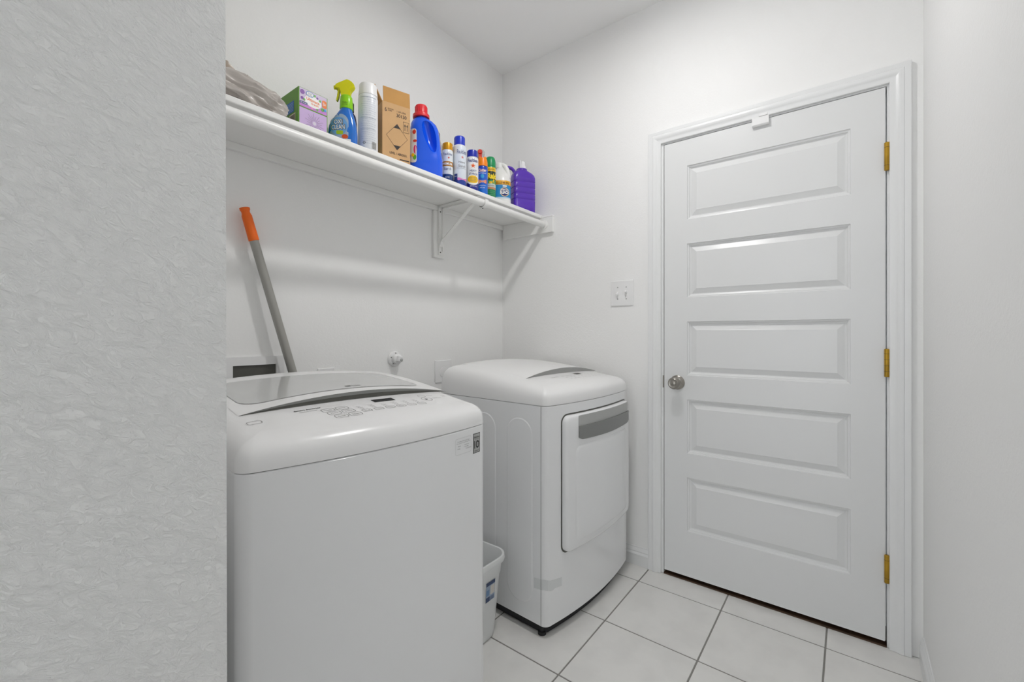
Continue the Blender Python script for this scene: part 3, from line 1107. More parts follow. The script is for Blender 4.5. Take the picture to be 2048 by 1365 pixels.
# ---- mop handle leaning on the wall
def mop():
    p_top = Vector((0.6335, 1.672, 1.592))
    p_bot = Vector((1.052, 1.606, 0.02))
    d = (p_bot - p_top)
    ln = d.length
    d.normalize()
    m = thing('cleaning_pole', 'grey metal cleaning pole with orange grip leaning on the back wall', 'pole', p_bot)
    rot = Vector((0, 0, -1)).rotation_difference(d).to_euler()
    def seg(name, prof, mt, n=24):
        return link(name, lathe_mesh(name, prof, n), mt, m, p_top - p_bot, rot)
    orange = mat('orange_plastic', '#f36a00', rough=0.42)
    seg('grip', [(0.013, 0.0), (0.0165, -0.002), (0.0165, -0.008), (0.0135, -0.014), (0.0135, -0.020), (0.0165, -0.030), (0.0165, -0.070), (0.0170, -0.116), (0.0150, -0.1165)], orange)
    seg('pole', [(0.0150, -0.112), (0.0150, -ln + 0.03)], mat('grey_pole', '#a3a29c', rough=0.35, metal=0.35))
    tube('cleaning_head', [(-0.10, 0.01, 0.0), (-0.05, 0.0, 0.012), (0.0, 0.0, 0.02), (0.04, 0.0, 0.012), (0.07, 0.01, 0.0)], [0.012, 0.018, 0.022, 0.018, 0.012], mat('mop_fabric', '#b9b7b2', rough=0.95), m, 12)
mop()

# ================================================================ THINGS ON THE SHELF
def cyl_fn(r, a0, off=0.0006):
    """print wrapped on a cylinder; a0 = direction of the print's centre (local)"""
    return lambda x, z: ((r + off) * math.cos(a0 + x / r), (r + off) * math.sin(a0 + x / r), z)

def aerosol(name, label, x, y, r, h, hb, cap_r, body_mat, cap_mat, cap_prof=None, group=None, turn=0.0):
    root = thing(name, label, 'spray can', (x, y, SH), facing(x, y) + turn, group)
    prof = [(r * 0.9, 0), (r * 0.985, 0.002), (r * 0.985, 0.006), (r, 0.008), (r, hb - 0.010), (r * 0.985, hb - 0.006), (r * 0.93, hb - 0.001), (cap_r * 0.96, hb + 0.003), (cap_r * 0.9, hb + 0.004)]
    lathe('can_body', prof, body_mat, root, 40)
    c = h - hb
    cp = cap_prof or [(cap_r, 0.0), (cap_r, c * 0.80), (cap_r * 0.97, c * 0.90), (cap_r * 0.86, c * 0.97), (cap_r * 0.6, c)]
    cp = [(a, b + hb) for a, b in cp]
    lathe('cap', cp, cap_mat, root, 36)
    return root, (lambda off=0.0006: cyl_fn(r, -PI / 2, off))

blue_cap = mat('blue_cap', '#0a35c4', rough=0.3, coat=0.3)
navy_ink = mat('navy_ink', '#22357c', rough=0.4)
red_ink = mat('red_ink', '#cf3b2a', rough=0.4)
orange_ink = mat('orange_ink', '#ef7a1d', rough=0.4)
yellow_ink = mat('yellow_ink', '#f4c20c', rough=0.4)
pink_ink = mat('pink_ink', '#e58ac4', rough=0.4)
green_ink = mat('green_ink', '#5fae3a', rough=0.4)
purple_ink = mat('purple_ink', '#7b3aa0', rough=0.4)
sky_ink = mat('sky_ink', '#2f9fd8', rough=0.4)

# --- plastic bags
def bag(name, label, cx, cy, rx, ry, h, slope, seed, m, amp=0.012, peak=0.0):
    n, k = 130, 72
    verts, faces = [], []
    for i in range(k + 1):
        ph = PI * i / k
        for j in range(n):
            a = 2 * PI * j / n
            d = Vector((math.sin(ph) * math.cos(a), math.sin(ph) * math.sin(a), math.cos(ph)))
            p = Vector((d.x * rx, d.y * ry, (d.z * 0.5 + 0.5)))
            hh = h * (1 - slope * (d.x * 0.5 + 0.5)) * (1 + peak * max(0, -d.x))
            p.z *= hh
            # long folds running along the bag, finer creases across them
            q = Vector((d.x * 0.9 + seed, d.y * 1.5 + d.x * 0.6, d.z * 1.9 + d.x * 0.9))
            f1 = 1 - 2.2 * abs(noise.noise(q * 1.0))
            f2 = 1 - 2.2 * abs(noise.noise(Vector((q.x * 1.6, q.y * 2.3, q.z * 2.3)) + Vector((3, 1, 7))))
            f3 = noise.noise(q * 2.6 + Vector((5, 2, 3)))
            edge = min(1.0, math.sin(ph) * 2.2)
            disp = amp * edge * (0.95 * f1 + 0.45 * f2 * abs(f2) + 0.35 * f3)
            p += d * disp
            p.z = max(p.z, 0.0008)
            verts.append((cx + p.x, cy + p.y, SH + p.z))
    for i in range(k):
        for j in range(n):
            j2 = (j + 1) % n
            faces.append((i * n + j, (i + 1) * n + j, (i + 1) * n + j2, i * n + j2))
    me = open_mesh(name, verts, faces)
    bm = bmesh.new()
    bm.from_mesh(me)
    bmesh.ops.remove_doubles(bm, verts=bm.verts, dist=1e-5)
    bm.to_mesh(me)
    bm.free()
    shade(me, 60)
    o = link(name, me, m)
    tag(o, label, 'bag', 'plastic bags on the shelf')
    return o
M_bag1 = mat('taupe_film', '#b3a596', rough=0.28, spec=0.6)
M_bag2 = mat('grey_film', '#bdb6b0', rough=0.25, spec=0.6)
bag('plastic_bag', 'taller crumpled taupe plastic shopping bag at the end of the shelf', 0.455, 1.608, 0.205, 0.062, 0.325, 0.62, 2.3, M_bag1, 0.020)
bag('plastic_bag', 'low crumpled pale grey plastic bag lying at the shelf edge before the green carton', 0.540, 1.462, 0.130, 0.040, 0.092, 0.10, 8.1, M_bag2, 0.014)

# --- green and lilac carton
def green_box():
    b = thing('product_carton', 'green and lilac printed cardboard carton next to the plastic bags', 'box', (0.7195, 1.462, SH), 0)
    w, d, h = 0.103, 0.168, 0.147
    box('carton', (0, w, 0, d, 0, h), mat('carton_green', '#5d9a1f', rough=0.4), b, bev=0.0012)
    f = lambda off: (lambda x, z: (x, -off, z))
    lil = mat('lilac', '#c9addb', rough=0.4)
    lil2 = mat('lilac_deep', '#c77fd0', rough=0.4)
    decal('front_print', rectpoly(0.003, w - 0.003, 0.001, 0.080), f(0.0006), lil, b, rings=1)
    decal('front_print', rectpoly(0.003, w - 0.003, 0.084, h - 0.002), f(0.0006), mat('lilac_pale', '#cdbcd8', rough=0.4), b, rings=1)
    decal('front_print', rectpoly(0.003, w - 0.003, 0.084, 0.098), f(0.0008), lil2, b, rings=1)
    # burst of lines
    for k in range(20):
        a = 2 * PI * k / 20 + 0.1
        c, s = math.cos(a), math.sin(a)
        L_ = 0.034 if k % 2 else 0.026
        px, pz = 0.055, 0.040
        poly = [(px + 0.009 * c - 0.0004 * s, pz + 0.009 * s + 0.0004 * c), (px + 0.009 * c + 0.0004 * s, pz + 0.009 * s - 0.0004 * c),
                (px + L_ * c + 0.0004 * s, pz + L_ * s - 0.0004 * c), (px + L_ * c - 0.0004 * s, pz + L_ * s + 0.0004 * c)]
        decal('burst_line', poly, f(0.0010), M_ink, b, rings=1)
    decal('burst_centre', ellipse(0.006, 0.006, 20, 0.055, 0.040), f(0.0010), mat('lilac_white', '#dcd5e2'), b, rings=1)
    decal('oval', ellipse(0.030, 0.020, 28, 0.050, 0.112), f(0.0010), M_white, b, rings=1)
    text('Ultimate', 0.050, 0.116, 0.046, 0.010, f(0.0013), orange_ink, b, bold=0.02, tilt=R(-3))
    text('fresh', 0.057, 0.105, 0.026, 0.008, f(0.0013), orange_ink, b, bold=0.01)
    decal('emblem', ellipse(0.014, 0.009, 24, 0.039, 0.134), f(0.0013), mat('emblem_blue', '#4e86c4'), b, rings=1)
    decal('emblem_face', ellipse(0.0118, 0.0072, 24, 0.039, 0.134), f(0.0016), M_white, b, rings=1)
    text('Great', 0.039, 0.1365, 0.014, 0.0042, f(0.0019), navy_ink, b)
    text('Value', 0.039, 0.1312, 0.014, 0.0042, f(0.0019), navy_ink, b)
    for px, pz, rr_, m in ((0.013, 0.133, 0.008, purple_ink), (0.012, 0.112, 0.005, purple_ink), (0.019, 0.109, 0.004, green_ink), (0.065, 0.131, 0.004, purple_ink), (0.075, 0.125, 0.004, green_ink),
                           (0.084, 0.099, 0.006, green_ink), (0.065, 0.091, 0.004, green_ink), (0.046, 0.089, 0.004, pink_ink), (0.056, 0.135, 0.004, green_ink), (0.093, 0.100, 0.005, sky_ink)):
        decal('fruit_print', ellipse(rr_, rr_, 12, px, pz), f(0.0013), m, b, rings=1)
    decal('blue_flash', rectpoly(0.004, 0.030, 0.093, 0.101), f(0.0013), navy_ink, b, rings=1)
    text('120 sheets', 0.017, 0.097, 0.022, 0.004, f(0.0016), M_white, b)
    decal('orange_flash', rrect(0.016, 0.026, 0.004, 3, 0.091, 0.120), f(0.0013), orange_ink, b, rings=1)
    text('2x', 0.091, 0.121, 0.010, 0.009, f(0.0016), M_white, b, bold=0.02)
    g = lambda off: (lambda y, z: (-off, y, z))
    decal('side_panel_blue', rectpoly(0.030, 0.086, 0.070, 0.108), g(0.0006), mat('info_blue', '#1e6fc0', rough=0.4), b, rings=1)
    for k in range(6):
        decal('info_line', rectpoly(0.034, 0.080 - 0.004 * (k % 3), 0.075 + k * 0.005, 0.0765 + k * 0.005, 1), g(0.0009), mat('info_pale', '#9cc3e8'), b, rings=1)
    decal('barcode', rectpoly(0.020, 0.062, 0.026, 0.064), g(0.0006), mat('barcode_paper', '#d9d2b8'), b, rings=1)
    for k in range(9):
        decal('barcode_bar', rectpoly(0.024 + k * 0.004, 0.0262 + k * 0.004, 0.030, 0.060, 1), g(0.0009), M_inkd, b, rings=1)
green_box()

# generic flattened bottle: levels (z, rx, ry, exponent, x offset)
def loft(levels, n=48, name='bottle_body'):
    rings = []
    for z, rx, ry, e, ox in levels:
        ring = []
        for k in range(n):
            a = 2 * PI * k / n
            c, s = math.cos(a), math.sin(a)
            ring.append((ox + rx * math.copysign(abs(c) ** (2 / e), c), ry * math.copysign(abs(s) ** (2 / e), s), z))
        rings.append(ring)
    me = rings_mesh(name, rings)
    shade(me, 45)
    return me

def loft_front(levels, off):
    def f(x, z):
        for (z0, rx0, ry0, e0, o0), (z1, rx1, ry1, e1, o1) in zip(levels, levels[1:]):
            if z0 <= z <= z1 and z1 > z0:
                t = (z - z0) / (z1 - z0)
                break
        else:
            z0, rx0, ry0, e0, o0 = levels[0] if z < levels[0][0] else levels[-1]
            rx1, ry1, e1, o1, t = rx0, ry0, e0, o0, 0
        rx, ry, e, o = rx0 + (rx1 - rx0) * t, ry0 + (ry1 - ry0) * t, e0 + (e1 - e0) * t, o0 + (o1 - o0) * t
        q = min(0.999, abs((x - o) / rx))
        return (x, -ry * (1 - q ** e) ** (1 / e) - off, z)
    return f

# --- blue stain remover with yellow trigger
def trigger_bottle():
    x, y = 0.892, 1.478
    b = thing('spray_bottle', 'blue cleaner bottle with lime collar and yellow trigger sprayer', 'spray bottle', (x, y, SH), facing(x, y) + R(-14))
    lv = [(0.0, 0.046, 0.024, 3, 0), (0.004, 0.050, 0.028, 3, 0), (0.05, 0.0505, 0.030, 3, 0), (0.075, 0.048, 0.029, 2.8, 0), (0.10, 0.040, 0.027, 2.5, 0.004), (0.12, 0.030, 0.025, 2.2, 0.008), (0.135, 0.0225, 0.0225, 2, 0.011), (0.142, 0.0205, 0.0205, 2, 0.012), (0.150, 0.018, 0.018, 2, 0.012)]
    link('bottle_body', loft(lv), mat('blue_bottle', '#0f6fd0', rough=0.15, coat=0.5), b)
    f = lambda o_: loft_front(lv, o_)
    pale = mat('label_steel', '#9fb4cc', rough=0.35)
    decal('label', rrect(0.072, 0.108, 0.030, 6, -0.010, 0.060), f(0.0008), pale, b, rings=6)
    decal('label_halo', ellipse(0.031, 0.034, 28, -0.008, 0.068), f(0.0012), mat('label_sky', '#6fa6dd'), b, rings=4)
    for s, cz, w in (('OXI', 0.083, 0.030), ('CLEAN', 0.063, 0.047)):
        text(s, -0.010, cz, w + 0.004, 0.020, f(0.0016), M_inkd, b, bold=0.045, tilt=R(6))
        text(s, -0.010, cz, w, 0.017, f(0.0021), M_white, b, bold=0.01, tilt=R(6))
    decal('label_green', rrect(0.024, 0.014, 0.004, 3, -0.004, 0.044), f(0.0014), mat('lime_print', '#a5c514'), b, rings=3)
    decal('label_red', ellipse(0.011, 0.008, 16, 0.014, 0.030), f(0.0014), mat('stain_red', '#d5521c'), b, rings=3)
    decal('label_foot', rectpoly(0.010, 0.034, 0.004, 0.022), f(0.0014), M_white, b, rings=3)
    lime = mat('lime_plastic', '#8fd40a', rough=0.3)
    yel = mat('yellow_plastic', '#e2de00', rough=0.3)
    lathe('collar', [(0.0225, 0.140), (0.0235, 0.143), (0.0225, 0.168), (0.0205, 0.186), (0.018, 0.190)], lime, b, 32, 'z', (0.012, 0, 0))
    text('TURN', 0.0, 0.158, 0.018, 0.005, lambda u, z: (0.012 + 0.0236 * math.sin(u / 0.0236), -0.0236 * math.cos(u / 0.0236), z), M_inkd, b)
    text('CLOSE', 0.0, 0.151, 0.018, 0.004, lambda u, z: (0.012 + 0.0239 * math.sin(u / 0.0236), -0.0239 * math.cos(u / 0.0236), z), M_inkd, b)
    # sprayer head: neck, hood and trigger
    prof = [(-0.004, 0.186), (0.026, 0.186), (0.027, 0.205), (0.032, 0.214), (0.040, 0.222), (0.042, 0.232), (0.030, 0.244), (0.016, 0.250), (-0.020, 0.232), (-0.026, 0.226), (-0.026, 0.216), (-0.012, 0.214), (-0.008, 0.206)]
    bm = bmesh.new()
    me = prism_mesh('sprayer_head', prof, lambda px, pz, t: (px, t, pz), -0.0125, 0.0125)
    bm.from_mesh(me)
    bmesh.ops.bevel(bm, geom=list(bm.edges), offset=0.0022, segments=2, affect='EDGES')
    bm.to_mesh(me)
    bm.free()
    shade(me, 50)
    link('sprayer_head', me, yel, b)
    me = prism_mesh('trigger', [(-0.016, 0.216), (-0.009, 0.216), (-0.012, 0.200), (-0.014, 0.186), (-0.019, 0.172), (-0.023, 0.172), (-0.020, 0.188), (-0.018, 0.202)], lambda px, pz, t: (px, t, pz), -0.0065, 0.0065)
    link('trigger', me, yel, b)
    lathe('nozzle', [(0.007, 0), (0.007, -0.006), (0.004, -0.007)], yel, b, 16, 'x', (-0.0255, 0, 0.2215))
trigger_bottle()

# --- dark bottle standing behind the blue one
def dark_bottle():
    x, y = 0.985, 1.585
    b = thing('dark_bottle', 'dark navy bottle with black cap half hidden behind the blue spray bottle', 'bottle', (x, y, SH), facing(x, y))
    lathe('bottle_body', [(0.026, 0), (0.028, 0.004), (0.028, 0.16), (0.024, 0.185), (0.015, 0.20), (0.014, 0.212)], mat('navy_plastic', '#1c2a63', rough=0.25), b, 32)
    lathe('cap', [(0.017, 0.205), (0.017, 0.236), (0.014, 0.240)], mat('black_cap', '#1d1d20', rough=0.35), b, 28)
    cyl = cyl_fn(0.028, -PI / 2, 0.0006)
    decal('label', rectpoly(-0.025, 0.025, 0.12, 0.15), cyl, mat('maroon_print', '#6b2438'), b, rings=3)
dark_bottle()

# --- tall white can with printed back
def white_can():
    x, y, r = 0.987, 1.462, 0.0362
    h, hb = 0.268, 0.222
    b, f = aerosol('aerosol_can', 'tall plain white aerosol can turned with its fine print outwards', x, y, r, h, hb, 0.035, mat('can_white', '#e7eaee', rough=0.3, coat=0.2), mat('white_cap', '#eeeeee', rough=0.35),
                   [(0.0352, 0), (0.0345, 0.012), (0.0325, 0.022), (0.0325, 0.040), (0.030, 0.044), (0.024, 0.046)])
    ink = mat('fine_print', '#a9b4c6', rough=0.5)
    for k in range(22):
        z = 0.205 - k * 0.0082
        text(random.choice(['directions for use shake well', 'hold can upright and spray', 'caution keep out of reach', 'contents under pressure avoid', 'store below 120 F do not']), 0.002, z, 0.056 - 0.004 * (k % 3), 0.0034, f(), ink, b)
    for z in (0.207, 0.128, 0.087):
        decal('rule', rectpoly(-0.030, 0.032, z, z + 0.0009, 8), f(), ink, b, rings=1)
    decal('barcode', rectpoly(0.014, 0.034, 0.014, 0.040, 4), f(), M_white, b, rings=2)
    for k in range(7):
        decal('barcode_bar', rectpoly(0.015 + k * 0.0027, 0.0164 + k * 0.0027, 0.014, 0.040, 1), f(0.0009), M_inkd, b, rings=1)
    a, c = ellipse(0.005, 0.005, 14, -0.014, 0.034), ellipse(0.0036, 0.0036, 14, -0.014, 0.034)
    ring_decal('recycle_mark', a, c, f(0.0009), M_inkd, b)
white_can()

# --- blue, white and green can between the white can and the carton
def hidden_can():
    x, y, r = 1.046, 1.552, 0.0245
    H_ = 0.195
    bm_ = band_mat('rv_can', H_, [(0.0, '#e8eef2'), (0.12, '#d5e9c8'), (0.30, '#58b23a'), (0.42, '#e8eef2'), (0.52, '#2a45a8'), (0.88, '#dfe6f2'), (0.94, '#1f34c0')])
    b, f = aerosol('aerosol_can', 'blue white and green aerosol can squeezed between white can and brown carton', x, y, r, 0.226, H_, 0.022, bm_, blue_cap)
    text('BLUE', 0.018, 0.12, 0.03, 0.014, f(), M_white, b, bold=0.03, tilt=R(80))
hidden_can()

# --- brown shipping carton with open flaps
def carton():
    x, y = 1.0560, 1.468
    b = thing('shipping_carton', 'open brown cardboard carton with raised flap printed LEVEL 1 AEROSOL', 'box', (x, y, SH), R(-16))
    w, d, h, t = 0.117, 0.130, 0.243, 0.003
    K = w / 0.137
    kraft = mat('kraft_board', '#d5ab7a', rough=0.8, var=0.08)
    kin = mat('kraft_inside', '#c79657', rough=0.85, var=0.10)
    ink = mat('carton_ink', '#3a3431', rough=0.7)
    box('front_wall', (0, w, 0, t, 0.0005, h), kraft, b)
    box('rear_wall', (0, w, d - t, d, 0.0005, h), kraft, b)
    box('side_wall', (0, t, t, d - t, 0.0005, h), kraft, b)
    box('side_wall', (w - t, w, t, d - t, 0.0005, h), kraft, b)
    box('bottom', (t, w - t, t, d - t, 0.0005, 0.004), kraft, b)
    box('front_flap', (0.004, w - 0.001, -t / 2, t / 2, 0.0, 0.064), kin, b, loc=(0.001, t / 2 + 0.001, h - 0.001), rot=(R(-4), 0, R(0)))
    # flap on the near side folded outwards
    box('side_flap', (-t / 2, t / 2, 0.002, d - 0.004, 0, 0.066), kin, b, loc=(0.0018, 0.002, h - 0.002), rot=(0, R(-28), 0))
    f = lambda off: (lambda px, pz: (px * K, -off, pz))
    text('6', 0.016, 0.212, 0.009, 0.017, f(0.0006), ink, b)
    text('RECYCLED', 0.040, 0.218, 0.028, 0.005, f(0.0006), ink, b)
    text('CORR', 0.036, 0.211, 0.020, 0.005, f(0.0006), ink, b)
    text('1 OF 6782', 0.092, 0.216, 0.044, 0.007, f(0.0006), ink, b)
    text('30130', 0.093, 0.200, 0.050, 0.014, f(0.0006), ink, b, bold=0.01)
    text('4', 0.131, 0.192, 0.004, 0.005, f(0.0006), ink, b)
    # two arrows in a frame
    fr_o = [(0.101, 0.138), (0.131, 0.138), (0.131, 0.182), (0.101, 0.182)]
    fr_i = [(0.1022, 0.1392), (0.1298, 0.1392), (0.1298, 0.1808), (0.1022, 0.1808)]
    ring_decal('arrow_frame', fr_o, fr_i, f(0.0006), ink, b)
    for ax in (0.1105, 0.1215):
        decal('arrow', [(ax - 0.0012, 0.146), (ax + 0.0012, 0.146), (ax + 0.0012, 0.164), (ax - 0.0012, 0.164)], f(0.0006), ink, b, rings=1)
        decal('arrow', [(ax - 0.0045, 0.164), (ax + 0.0045, 0.164), (ax, 0.174)], f(0.0006), ink, b, rings=1)
    # diamond with dark tips
    cx, cz, R_ = 0.071, 0.112, 0.053
    dia = [(cx, cz + R_), (cx - R_, cz), (cx, cz - R_), (cx + R_, cz)]
    dii = [(cx, cz + R_ - 0.0016), (cx - R_ + 0.0016, cz), (cx, cz - R_ + 0.0016), (cx + R_ - 0.0016, cz)]
    ring_decal('diamond', dia, dii, f(0.0006), ink, b)
    k = 0.018
    decal('diamond_tip', [(cx, cz + R_), (cx - k, cz + R_ - k), (cx + k, cz + R_ - k)], f(0.0008), ink, b, rings=1)
    decal('diamond_tip', [(cx, cz - R_), (cx + k, cz - R_ + k), (cx - k, cz - R_ + k)], f(0.0008), ink, b, rings=1)
    text('LEVEL 1 AEROSOL', 0.078, 0.044, 0.086, 0.009, f(0.0006), ink, b, bold=0.015)
    a, c = rectpoly(0.084, 0.132, 0.010, 0.026, 2), rectpoly(0.085, 0.131, 0.011, 0.025, 2)
    ring_decal('print_box', a, c, f(0.0006), ink, b)
    decal('print_bar', rectpoly(0.084, 0.132, 0.022, 0.026, 2), f(0.0008), ink, b, rings=1)
carton()

# --- blue detergent bottle with red cap
def detergent():
    x, y = 1.296, 1.492
    b = thing('detergent_bottle', 'large blue laundry detergent bottle with moulded grip and red cap', 'bottle', (x, y, SH), facing(x, y) + R(6))
    lv = [(0.0, 0.066, 0.040, 3.4, 0.004), (0.004, 0.071, 0.045, 3.4, 0.004), (0.012, 0.073, 0.047, 3.4, 0.004), (0.085, 0.073, 0.047, 3.2, 0.004), (0.098, 0.071, 0.045, 3.2, 0.003), (0.135, 0.0675, 0.045, 3, 0.002), (0.175, 0.0655, 0.044, 2.8, 0.0),
          (0.215, 0.0625, 0.042, 2.6, -0.002), (0.238, 0.056, 0.038, 2.4, -0.005), (0.252, 0.046, 0.033, 2.2, -0.009), (0.262, 0.033, 0.028, 2, -0.014), (0.266, 0.026, 0.026, 2, -0.016), (0.276, 0.022, 0.022, 2, -0.016)]
    blue = mat('detergent_blue', '#0a5cf0', rough=0.22, coat=0.4)
    body = link('bottle_body', loft(lv, 72), blue, b)
    # press the hand grip into the front with a boolean
    cl = []
    for k in range(25):
        q = -1 + 2 * k / 24
        c_ = math.sqrt(max(0.0, 1 - q * q))
        wide = 0.022 + 0.012 * (0.5 + 0.5 * q)
        cl.append((0.072 * q, max(0.0015, wide * c_ ** 0.8), max(0.002, 0.046 * c_), 2, 0.006 - 0.016 * q))
    cut = bpy.data.objects.new('cutter', loft(cl, 40, 'cutter'))
    COL.objects.link(cut)
    cut.parent = b
    cut.location = (0.012, -0.052, 0.178)
    md = body.modifiers.new('grip', 'BOOLEAN')
    md.object = cut
    md.operation = 'DIFFERENCE'
    md.solver = 'EXACT'
    bpy.context.view_layer.update()
    dg = bpy.context.evaluated_depsgraph_get()
    me = bpy.data.meshes.new_from_object(body.evaluated_get(dg))
    body.modifiers.clear()
    me.materials.clear()
    me.materials.append(blue)
    body.data = me
    bpy.data.objects.remove(cut)
    bm = bmesh.new()
    bm.from_mesh(me)
    bm.to_mesh(me)
    bm.free()
    shade(me, 35)
    red = mat('red_cap', '#e8323c', rough=0.35)
    cp = lathe('cap', [(0.036, 0.268), (0.0365, 0.271), (0.036, 0.281), (0.031, 0.285), (0.0265, 0.287), (0.0262, 0.318), (0.0235, 0.322)], red, b, 40, 'z', (-0.016, 0, 0))
    for k in range(20):
        a = 2 * PI * k / 20
        box('cap_rib', (-0.0012, 0.0012, -0.0274, -0.0258, 0.289, 0.316), red, cp, rot=(0, 0, a))
    # label at the far left side, mostly behind the carton
    f = lambda o_: loft_front(lv, o_)
    decal('label', rrect(0.026, 0.150, 0.010, 5, -0.0525, 0.130), f(0.0008), mat('label_white', '#dfe3ea'), b, rings=8)
    decal('label_red', ellipse(0.008, 0.006, 16, -0.046, 0.150), f(0.0013), red_ink, b, rings=3)
    decal('label_top', ellipse(0.007, 0.010, 16, -0.049, 0.190), f(0.0013), red_ink, b, rings=3)
    decal('label_flower', ellipse(0.007, 0.020, 16, -0.045, 0.112), f(0.0013), mat('flower_pink', '#d8346e'), b, rings=3)
    decal('label_leaf', ellipse(0.007, 0.012, 16, -0.048, 0.078), f(0.0013), green_ink, b, rings=3)
    decal('label_leaf', ellipse(0.006, 0.008, 16, -0.055, 0.088), f(0.0016), yellow_ink, b, rings=3)
detergent()

# --- clear grey bottle behind the detergent
def grey_bottle():
    x, y = 1.458, 1.600
    b = thing('clear_bottle', 'greyish clear bottle with dark label standing behind the blue detergent', 'bottle', (x, y, SH), facing(x, y))
    lv = [(0, 0.05, 0.034, 2.6, 0), (0.004, 0.054, 0.038, 2.6, 0), (0.14, 0.054, 0.038, 2.6, 0), (0.20, 0.046, 0.034, 2.4, 0), (0.245, 0.028, 0.026, 2, 0), (0.27, 0.020, 0.020, 2, 0)]
    link('bottle_body', loft(lv), mat('smoke_plastic', '#b6b8b6', rough=0.12, spec=0.6), b)
    lathe('cap', [(0.022, 0.264), (0.022, 0.292), (0.019, 0.296)], mat('grey_cap', '#8d9090', rough=0.3), b, 28)
    f = lambda o_: loft_front(lv, o_)
    decal('label', rectpoly(-0.044, 0.044, 0.03, 0.15), f(0.0008), M_white, b, rings=6)
    decal('label_band', rectpoly(-0.044, 0.044, 0.122, 0.150), f(0.0012), navy_ink, b, rings=6)
    decal('label_band', ellipse(0.018, 0.014, 16, 0.030, 0.172), f(0.0012), mat('slate_print', '#4a5058'), b, rings=3)
grey_bottle()

# --- three starch cans
def starch():
    H_ = 0.163
    bm_ = band_mat('starch_gold', H_, [(0, '#123a78'), (0.20, '#123a78'), (0.30, '#e6ebee'), (0.50, '#e6ebee'), (0.52, '#b87a12'), (0.66, '#e6ebee')])
    b, f = aerosol('starch_can', 'starch spray can with glossy gold cap beside the blue detergent', 1.4205, 1.478, 0.0255, 0.198, H_, 0.024, bm_, mat('gold_cap', '#d99a12', rough=0.25, metal=0.3), turn=R(-10), group='starch spray cans')
    text('Faultless', 0.006, 0.142, 0.044, 0.013, f(), navy_ink, b)
    decal('star', star(0.006, 0.0026, 5, 0.010, 0.124), f(), red_ink, b, rings=1)
    text('PREMIUM', 0.004, 0.096, 0.046, 0.011, f(0.0009), M_white, b, bold=0.03)
    text('Starch', 0.004, 0.074, 0.036, 0.013, f(), navy_ink, b)
    text('20 OZ', 0.004, 0.034, 0.020, 0.006, f(), M_white, b)

    H_ = 0.200
    bm_ = band_mat('starch_white', H_, [(0, '#1b3f9a'), (0.17, '#dfe6ee'), (0.97, '#e9e9ea')])
    b, f = aerosol('starch_can', 'tall pale starch spray can with royal blue cap and small red star', 1.4835, 1.462, 0.0326, 0.246, H_, 0.0262, bm_, blue_cap, turn=R(14), group='starch spray cans')
    text('Faultless', 0.006, 0.166, 0.052, 0.019, f(), navy_ink, b)
    decal('star', star(0.008, 0.0034, 5, 0.006, 0.140), f(), mat('star_pale', '#d98a86'), b, rings=1)
    text('Heavy', 0.004, 0.116, 0.032, 0.012, f(), M_ink, b)
    text('Starch', 0.004, 0.099, 0.034, 0.012, f(), M_ink, b)
    decal('rule', rectpoly(-0.02, 0.028, 0.088, 0.0888, 6), f(), M_ink, b, rings=1)
    decal('pink_flash', rrect(0.052, 0.014, 0.005, 3, 0.008, 0.038), f(0.0008), pink_ink, b, rings=5)
    decal('blue_flash', rectpoly(-0.034, -0.018, 0.02, 0.062), f(0.0009), navy_ink, b, rings=3)
    text('easy iron', -0.026, 0.05, 0.013, 0.005, f(0.0012), M_white, b)

    H_ = 0.165
    bm_ = band_mat('starch_blue', H_, [(0, '#15208f'), (0.22, '#15208f'), (0.24, '#e9eaec'), (0.97, '#c9cacf')])
    b, f = aerosol('starch_can', 'short starch spray can with dark blue cap and large orange star', 1.5565, 1.448, 0.0296, 0.201, H_, 0.0265, bm_, mat('navy_cap', '#0a22a8', rough=0.3, coat=0.3), turn=R(6), group='starch spray cans')
    text('Faultless', 0.001, 0.146, 0.050, 0.016, f(), navy_ink, b, bold=0.02)
    decal('star', star(0.013, 0.0055, 5, 0.001, 0.120), f(), orange_ink, b, rings=2)
    decal('star_heart', star(0.005, 0.003, 5, 0.001, 0.119), f(0.0009), red_ink, b, rings=1)
    text('HEAVY', 0.002, 0.096, 0.034, 0.010, f(), navy_ink, b, bold=0.01)
    text('STARCH', 0.002, 0.081, 0.042, 0.010, f(), navy_ink, b, bold=0.01)
    decal('white_oval', ellipse(0.031, 0.024, 28, 0.001, 0.052), f(0.0006), M_white, b, rings=5)
    decal('yellow_oval', ellipse(0.028, 0.018, 28, 0.001, 0.055), f(0.0010), yellow_ink, b, rings=5)
    for k, s in enumerate(('MORE STARCH', 'FOR A CRISP', 'FINISH')):
        text(s, 0.001, 0.063 - 0.008 * k, 0.036 - 0.006 * k, 0.005, f(0.0015), M_ink, b)
    text('NET WT 20 OZ', 0.004, 0.022, 0.036, 0.006, f(), M_white, b)
starch()

